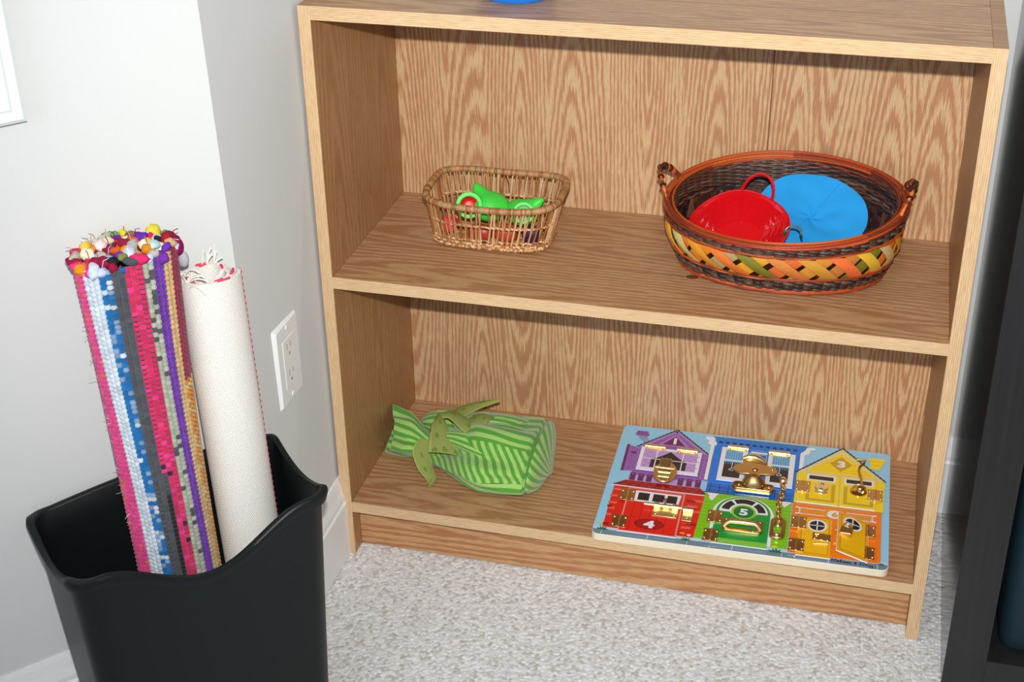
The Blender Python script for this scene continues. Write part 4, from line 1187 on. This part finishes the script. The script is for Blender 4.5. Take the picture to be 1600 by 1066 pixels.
slab('door', RC(34.5,9,114.5,112.5), DT, DZ1, rgb(214,190,186), d4, label='red door of house 4')
def d5(s):
    P = [(161,10),(161,84)]+[(198-37*math.cos(PI*k/24), 84+37*math.sin(PI*k/24)) for k in range(25)]+[(235,10)]
    s.poly(P, GW5); s.rect(161,10,235,21, rgb(134,200,70))
    s.poly([(166,83)]+[(198-33.5*math.cos(PI*k/20), 85+33.5*math.sin(PI*k/20)) for k in range(21)], WHT)
    s.poly([(181,80)]+[(198-18*math.cos(PI*k/20), 85+18*math.sin(PI*k/20)) for k in range(21)]+[(215,80)], WHT)
    z = s.nz()
    for a0, a1 in ((6,52),(60,120),(128,174)): s.arc(198,86,20,30.5,a0,a1,BLK,1,10,z)
    s.ell(198.5,86,17,17,rgb(150,204,50)); s.ell(198.5,86,13.8,13.8,rgb(0,120,52)); s.text('5', 198.5, 86, 15.5, WHT, .042, 1.2)
GW5 = rgb(0,156,58)
slab('door', [(160.5,9.5),(160.5,84)]+[(198-37.5*math.cos(PI*k/24), 84+37.5*math.sin(PI*k/24)) for k in range(25)]+[(235.5,9.5)], DT, DZ1, rgb(120,170,120), d5, label='green arched door of house 5')
def od(s, x0, x1, y0, y1, ox, oy):
    s.rect(x0+.4,y0+.4,x1-.4,y1-.4, rgb(244,172,14)); s.rect(x0+5,y0+7,x1-4,y1-4, rgb(248,190,16))
    s.lines([RC(x0+5,y0+7,x1-4,y1-4)+[(x0+5,y0+7)]], .7, rgb(190,110,20))
    s.ell(ox,oy,13.2,14,WHT); s.ell(ox,oy,10.4,11,BLK); s.rects([(ox-.8,oy-11,ox+.8,oy+11),(ox-10.4,oy-.8,ox+10.4,oy+.8)], WHT)
slab('door', RC(274,6,319,94), DT, DZ1, rgb(220,150,60), lambda s: od(s,274,319,6,94,299,76), label='left orange door of house 6')
slab('door', RC(322,8,366,96), DT, DZ1, WHT, lambda s: od(s,322,366,8,96,343,79), hinge=(366,0), ang=19, label='right orange door of house 6, standing ajar')

# hardware
HZ = DZ1+.35
def place(mb, cx, cy, rz=0, z=HZ): return scale_mm(mb.xf(Matrix.Translation((cx,cy,z)) @ Matrix.Rotation(rz,4,'Z')))
def scallop(w, h, side):   # leaf of a door hinge, x from 0 to side*w
    P = [(0,-h/2)]
    k = 3
    for i in range(9): 
        y = -h/2+h*i/8; P.append((side*(w-(0 if i in (0,1,7,8) else (1.6 if i in (2,6) else .3))), y))
    P.append((0,h/2)); return P
def hinge(name_label, cx, cy, w=10.5, h=27):
    o = place(MB().prism(scallop(w,h,-1),0,1.0).prism(scallop(w,h,1),0,1.0), cx, cy).build('hinge', m_brown, BD, 30, bevel=.0002)
    mb = MB()
    for k in range(7): y0 = -h/2+h*k/7; mb.tube([(0,y0+.25,1.1),(0,y0+h/7-.25,1.1)], 1.5, 10)
    place(mb, cx, cy).build('knuckle', m_brass, o, 60)
    screws([(sx*7.6,sy*(h/2-5),.9,1.8) for sx in (-1,1) for sy in (-1,1)], cx, cy, m_bbright, o)
for cx, cy in ((35,93),(34,29),(161,67),(160,24),(274,165),(374,163),(274,78),(274,26),(366,77),(365.5,27)): hinge('', cx, cy)
for cx, cy in ((56,222),(103.5,221),(175.5,244),(236,242)):      # long hinges along the top of the flaps
    P = rrect(0,0,31,14,3,4)
    o = place(MB().prism(P,0,1.1), cx, cy).build('hinge', m_brown, BD, 30, bevel=.0002)
    place(MB().tube([(-15,-1.5,2),(-5.2,-1.5,2)],3.0,14).tube([(-4.9,-1.5,2),(4.9,-1.5,2)],3.0,14).tube([(5.2,-1.5,2),(15,-1.5,2)],3.0,14), cx, cy).build('knuckle', m_bbright, o, 60)
    screws([(-9.5,4.2,1,1.9),(9.5,4.2,1,1.9),(-11.5,-6,.9,1.6),(11.5,-6,.9,1.6)], cx, cy, m_brass, o)
# 1: draw latch
o = place(MB().prism([(17*math.cos(2*PI*k/32), 27*math.sin(2*PI*k/32)+3) for k in range(32)], 0, 1.6), 79, 155).build('draw_latch', m_brown, BD, 40, bevel=.0003)
mb = MB().prism([(-9,14),(-7,19),(-3,17),(0,19.5),(3,17),(7,19),(9,14),(7.5,2),(10,-2),(9,-12),(-9,-12),(-10,-2),(-7.5,2)], 1.6, 6.5)
mb.xf(Matrix.Translation((0,-12,3)) @ Matrix.Rotation(math.radians(24),4,'X') @ Matrix.Translation((0,12,-3)))
place(mb, 79, 155).build('latch_lever', m_bbright, o, 30, bevel=.001)
place(MB().tube([(-13,-1,11.5),(13,-1,11.5)],1.6,10).tube([(-9,-8,9),(9,-8,9)],1.5,10).tube([(-8,-14,5),(8,-14,5)],2.6,10).ball((-13,-1,11.5),2,8,6).ball((13,-1,11.5),2,8,6), 79, 155).build('latch_pins', m_bbright, o, 60)
place(MB().tube([(-8,-19,2),(-4,-23,3),(4,-23,3),(8,-19,2)],2,10), 79, 155).build('strike_hook', m_bbright, o, 60)
# 2: swivel hasp
o = place(MB().prism(rrect(0,0,60,17,8,6),0,4.5), 206, 146).build('swivel_hasp', m_brown, BD, 40, bevel=.001)
place(MB().prism(rrect(0,0,57,13,6,6),-1.5,0.2), 206, 142, z=HZ).build('strike_plate', m_bbright, o, 40, bevel=.0004)
place(MB().lathe([(17,3),(16,8),(13,13),(9,17),(8,20),(0,21)], (0,0,0), 28, sx=1, sy=.75), 206, 152).build('swivel_post', m_brown, o, 60)
place(MB().prism([(-27,-4),(-30,4),(-26,12),(-18,16),(-16,26),(-6,31),(6,28),(14,22),(22,16),(30,14),(34,6),(30,-2),(20,-4),(10,-6),(-6,-8),(-18,-8)], 15, 17.5), 204, 164).build('hasp_arm', m_brown, o, 40, bevel=.0006)
screws([(2,4,17.4,4.5), (26,8,17.4,2.4), (-18,-20,5,2.6), (24,-19,5,2.6)], 204, 164, m_brass, o, name='screw')
place(MB().tube([(-16,26,18),(-8,31,19),(2,31,19),(12,26,18.6),(18,20,18)],[2,4,5,4,2],12), 202, 166).build('thumb_turn', m_bbright, o, 60)
# 4: bolt
o = place(MB().prism(RC(-17,-13,17,13),0,1.2), 93, 64).build('barrel_bolt', m_bbright, BD, 30, bevel=.0004)
place(MB().tube([(-31,7.5,4),(22,7.5,4)],2.7,14), 93, 64).build('sliding_rod', m_bbright, o, 60)
for xa, xb in ((-17,-10),(9,17)): place(MB().tube([(xa,7.5,4),(xb,7.5,4)],4.4,14), 93, 64).build('guide_sleeve', m_bbright, o, 60)
place(MB().tube([(-2,7.5,5),(-2,13,9),(-2,16,10)],[1.6,1.8,2.8],10), 93, 64).build('bolt_knob', m_brown, o, 60)
screws([(-13,-8,1.1,2.4), (13,-8,1.1,2.4), (-6,3,1.1,2.4), (6,3,1.1,2.4)], 93, 64, m_brass, o, name='screw')
o = place(MB().prism(RC(-7,-14,7,13),0,1.2), 123.5, 64, z=TOPZ+2.3).build('bolt_keeper', m_bbright, BD, 30, bevel=.0004)
place(MB().tube([(-7,8,3.6),(7,8,3.6)],4.6,14), 123.5, 64, z=TOPZ+2.3).build('keeper_sleeve', m_bbright, o, 60)
screws([(0,-7,1.1,2.4)], 123.5, 64, m_brass, o, z=TOPZ+2.3, name='screw')
# 5: pull handle
def frame(P, Q, z0, z1):
    n = len(P); mb = MB()
    vs = [(x,y,z0) for x,y in P]+[(x,y,z1) for x,y in P]+[(x,y,z1) for x,y in Q]+[(x,y,z0) for x,y in Q]
    fs = [(k*n+i,k*n+(i+1)%n,(k+1)*n+(i+1)%n,(k+1)*n+i) for k in range(3) for i in range(n)]
    return mb.add(vs, fs)
o = place(frame(rrect(0,0,56,29,6,5), rrect(0,1,42,14,3,5), 0, 2.2), 200, 52).build('pull_handle', m_brown, BD, 40, bevel=.0004)
place(MB().tube([(-25,-6,1),(-21,-4,6),(-16,-3,9),(0,-3,9.5),(16,-3,9),(21,-4,6),(25,-6,1)],[2.5,3,3.4,3.6,3.4,3,2.5],14), 200, 52).build('grip_bar', m_bbright, o, 60)
screws([(-23,11,2,1.8), (23,11,2,1.8), (15,-12,2,1.8), (-17,-12,2,1.8)], 200, 52, m_brass, o, name='screw')
# chain latch between houses 5 and 6
CZ = TOPZ+2.4
o = place(frame(rrect(0,0,21,46,9,6), rrect(0,-1,9,26,4,6), 0, 4.5), 247, 57, z=CZ).build('chain_plate', m_brown, BD, 40, bevel=.001)
place(MB().lathe([(3.6,0),(3.4,2),(2,3.6),(0,4)], (0,-17,4), 16).lathe([(3.4,0),(3,2),(0,3.4)], (0,5,3), 16), 247, 57, z=CZ).build('plate_screw', m_bbright, o, 60)
ch = place(MB().lathe([(6,0),(5.5,4),(4,7),(0,8)], (0,0,0), 20), 246, 172, z=CZ).build('chain', m_bbright, BD, 60)
L_ = []
for k in range(9):
    x = 246+1.5*math.sin(k*.9); y = 165-11.0*k; lk = MB()
    lk.tube([(3.6*math.cos(2*PI*q/18), 7.4*math.sin(2*PI*q/18), 0) for q in range(18)], 1.45, 8, closed=True)
    lk.xf(Matrix.Rotation(math.radians(35 if k%2 else -40),4,'Y')); place(lk, x, y, .06*math.sin(k*2), z=CZ+5-(.0 if k else 1)).build('chain_link', m_brass, ch, 180)
# 3: keyhole disc, hook and eye
o = place(MB().prism([(11*math.cos(2*PI*k/28), 13*math.sin(2*PI*k/28)) for k in range(28)],0,1.4).lathe([(9.5,1.4),(8.5,3),(0,3.4)],(0,0,0),28), 300, 166).build('turn_plate', m_bbright, BD, 40)
screws([(1,6,3,2.6), (0,-7,3,2.6)], 300, 166, m_brown, o, name='screw')
place(MB().tube([(-8,-12,2),(-3,-15.5,2),(3,-15.5,2),(8,-12,2)],1.4,10), 300, 166).build('lower_loop', m_bbright, o, 60)
o = place(MB().lathe([(12,0),(12,1.5),(9,3.5),(7,4)], (0,0,0), 28).lathe([(6,0),(5.5,7),(3.5,9),(0,9.6)], (2,-1,2), 20), 351, 168).build('hook_knob', m_brass, BD, 50)
place(MB().tube([(-8,3,5),(-2,8,7),(5,7,8),(9,1,7),(6,-6,5)],1.5,10), 351, 168).build('knob_wire', m_bbright, o, 60)
place(MB().tube([(346,233,14),(351,233,15),(358,232,14.5),(356,226,13),(351,222,10),(350,214,8),(353,200,7),(355,186,7),(354,176,8)],[1.4]*2+[1.9]*7,10), 0, 0, z=HZ-3).build('swing_hook', m_brown, BD, 60)
# 6: hasp and padlock
o = place(MB().prism([(-12,10),(-8,8.5),(12,7.5),(12,-9),(8,-8),(-10,-6),(-12,-7)],0,1.2), 306, 49).build('hasp', m_brown, BD, 30, bevel=.0003)
screws([(-9,-4.5,1.1,1.8), (0,-5.5,1.1,1.8), (8,-6,1.1,1.8)], 306, 49, m_bbright, o)
place(MB().tube([(-9,6,1.5),(-4,6,1.5)],.6,6).tube([(-7,6,1.5),(-7,1,1.5)],.6,6), 306, 49).build('twist_tab', m_bbright, o, 60)
place(MB().tube([(296,33,.8),(315,35,1.2)],1.0,8), 0, 0).build('hasp_staple', m_bbright, o, 60)
pz = HZ+9
o = place(MB().prism(rrect(0,-8,17,14,2.5,4),0,7), 338, 60, -.12, z=pz).build('padlock', m_brass, BD, 40, bevel=.001)
place(MB().tube([(-6,-2,3.5),(-6,5,3.5),(-4.5,9,3.5),(0,11,3.5),(4.5,9,3.5),(6,5,3.5),(6,-2,3.5)],1.7,12), 338, 60, -.12, z=pz).build('shackle', m_bbright, o, 180)
place(MB().prism(RC(-13,-2,-2,4),-1,1).tube([(-11,-5,1),(-7,-8,2)],1,8), 336, 61, z=pz).build('hasp_loop', m_bbright, o, 40)
# ------------------------------------------------------------------ light and camera
w = bpy.data.worlds.new('World'); sc.world = w; w.use_nodes = True
bg = w.node_tree.nodes['Background']; bg.inputs[0].default_value = (.90,.95,1.0,1); bg.inputs[1].default_value = .34
fl = bpy.data.lights.new('camera_flash', 'SPOT'); fl.energy = 132; fl.shadow_soft_size = .012; fl.spot_size = math.radians(80); fl.spot_blend = 1.0; fl.color = (1,.985,.965)
fo = bpy.data.objects.new('camera_flash', fl); COL.objects.link(fo); fo.location = (.690,-1.531,1.379)
fo.rotation_euler = (Vector((.40,.22,.56))-fo.location).to_track_quat('-Z','Y').to_euler()
ar = bpy.data.lights.new('fill_light', 'AREA'); ar.shape = 'RECTANGLE'; ar.size = 1.2; ar.size_y = 1.3; ar.energy = 11; ar.color = (.82,.91,1)  # fill added at left front to brighten right inner panel, not a window
ao = bpy.data.objects.new('fill_light', ar); COL.objects.link(ao); ao.location = (-.5,-2.7,1.35)
ao.rotation_euler = (Vector((.6,.0,.3))-ao.location).to_track_quat('-Z','Y').to_euler()

cam = bpy.data.cameras.new('Camera'); cam.sensor_width = 36; cam.lens = 2252.89/1600*36; cam.clip_start = .05
co = bpy.data.objects.new('Camera', cam); COL.objects.link(co)
co.location = (.6881,-1.56288,1.28714); co.rotation_euler = (1.06276,.01588,.26017)
sc.camera = co
sc.view_settings.view_transform = 'Standard'; sc.view_settings.look = 'None'; sc.view_settings.gamma = 1; sc.view_settings.exposure = .12
sc.view_settings.use_curve_mapping = False
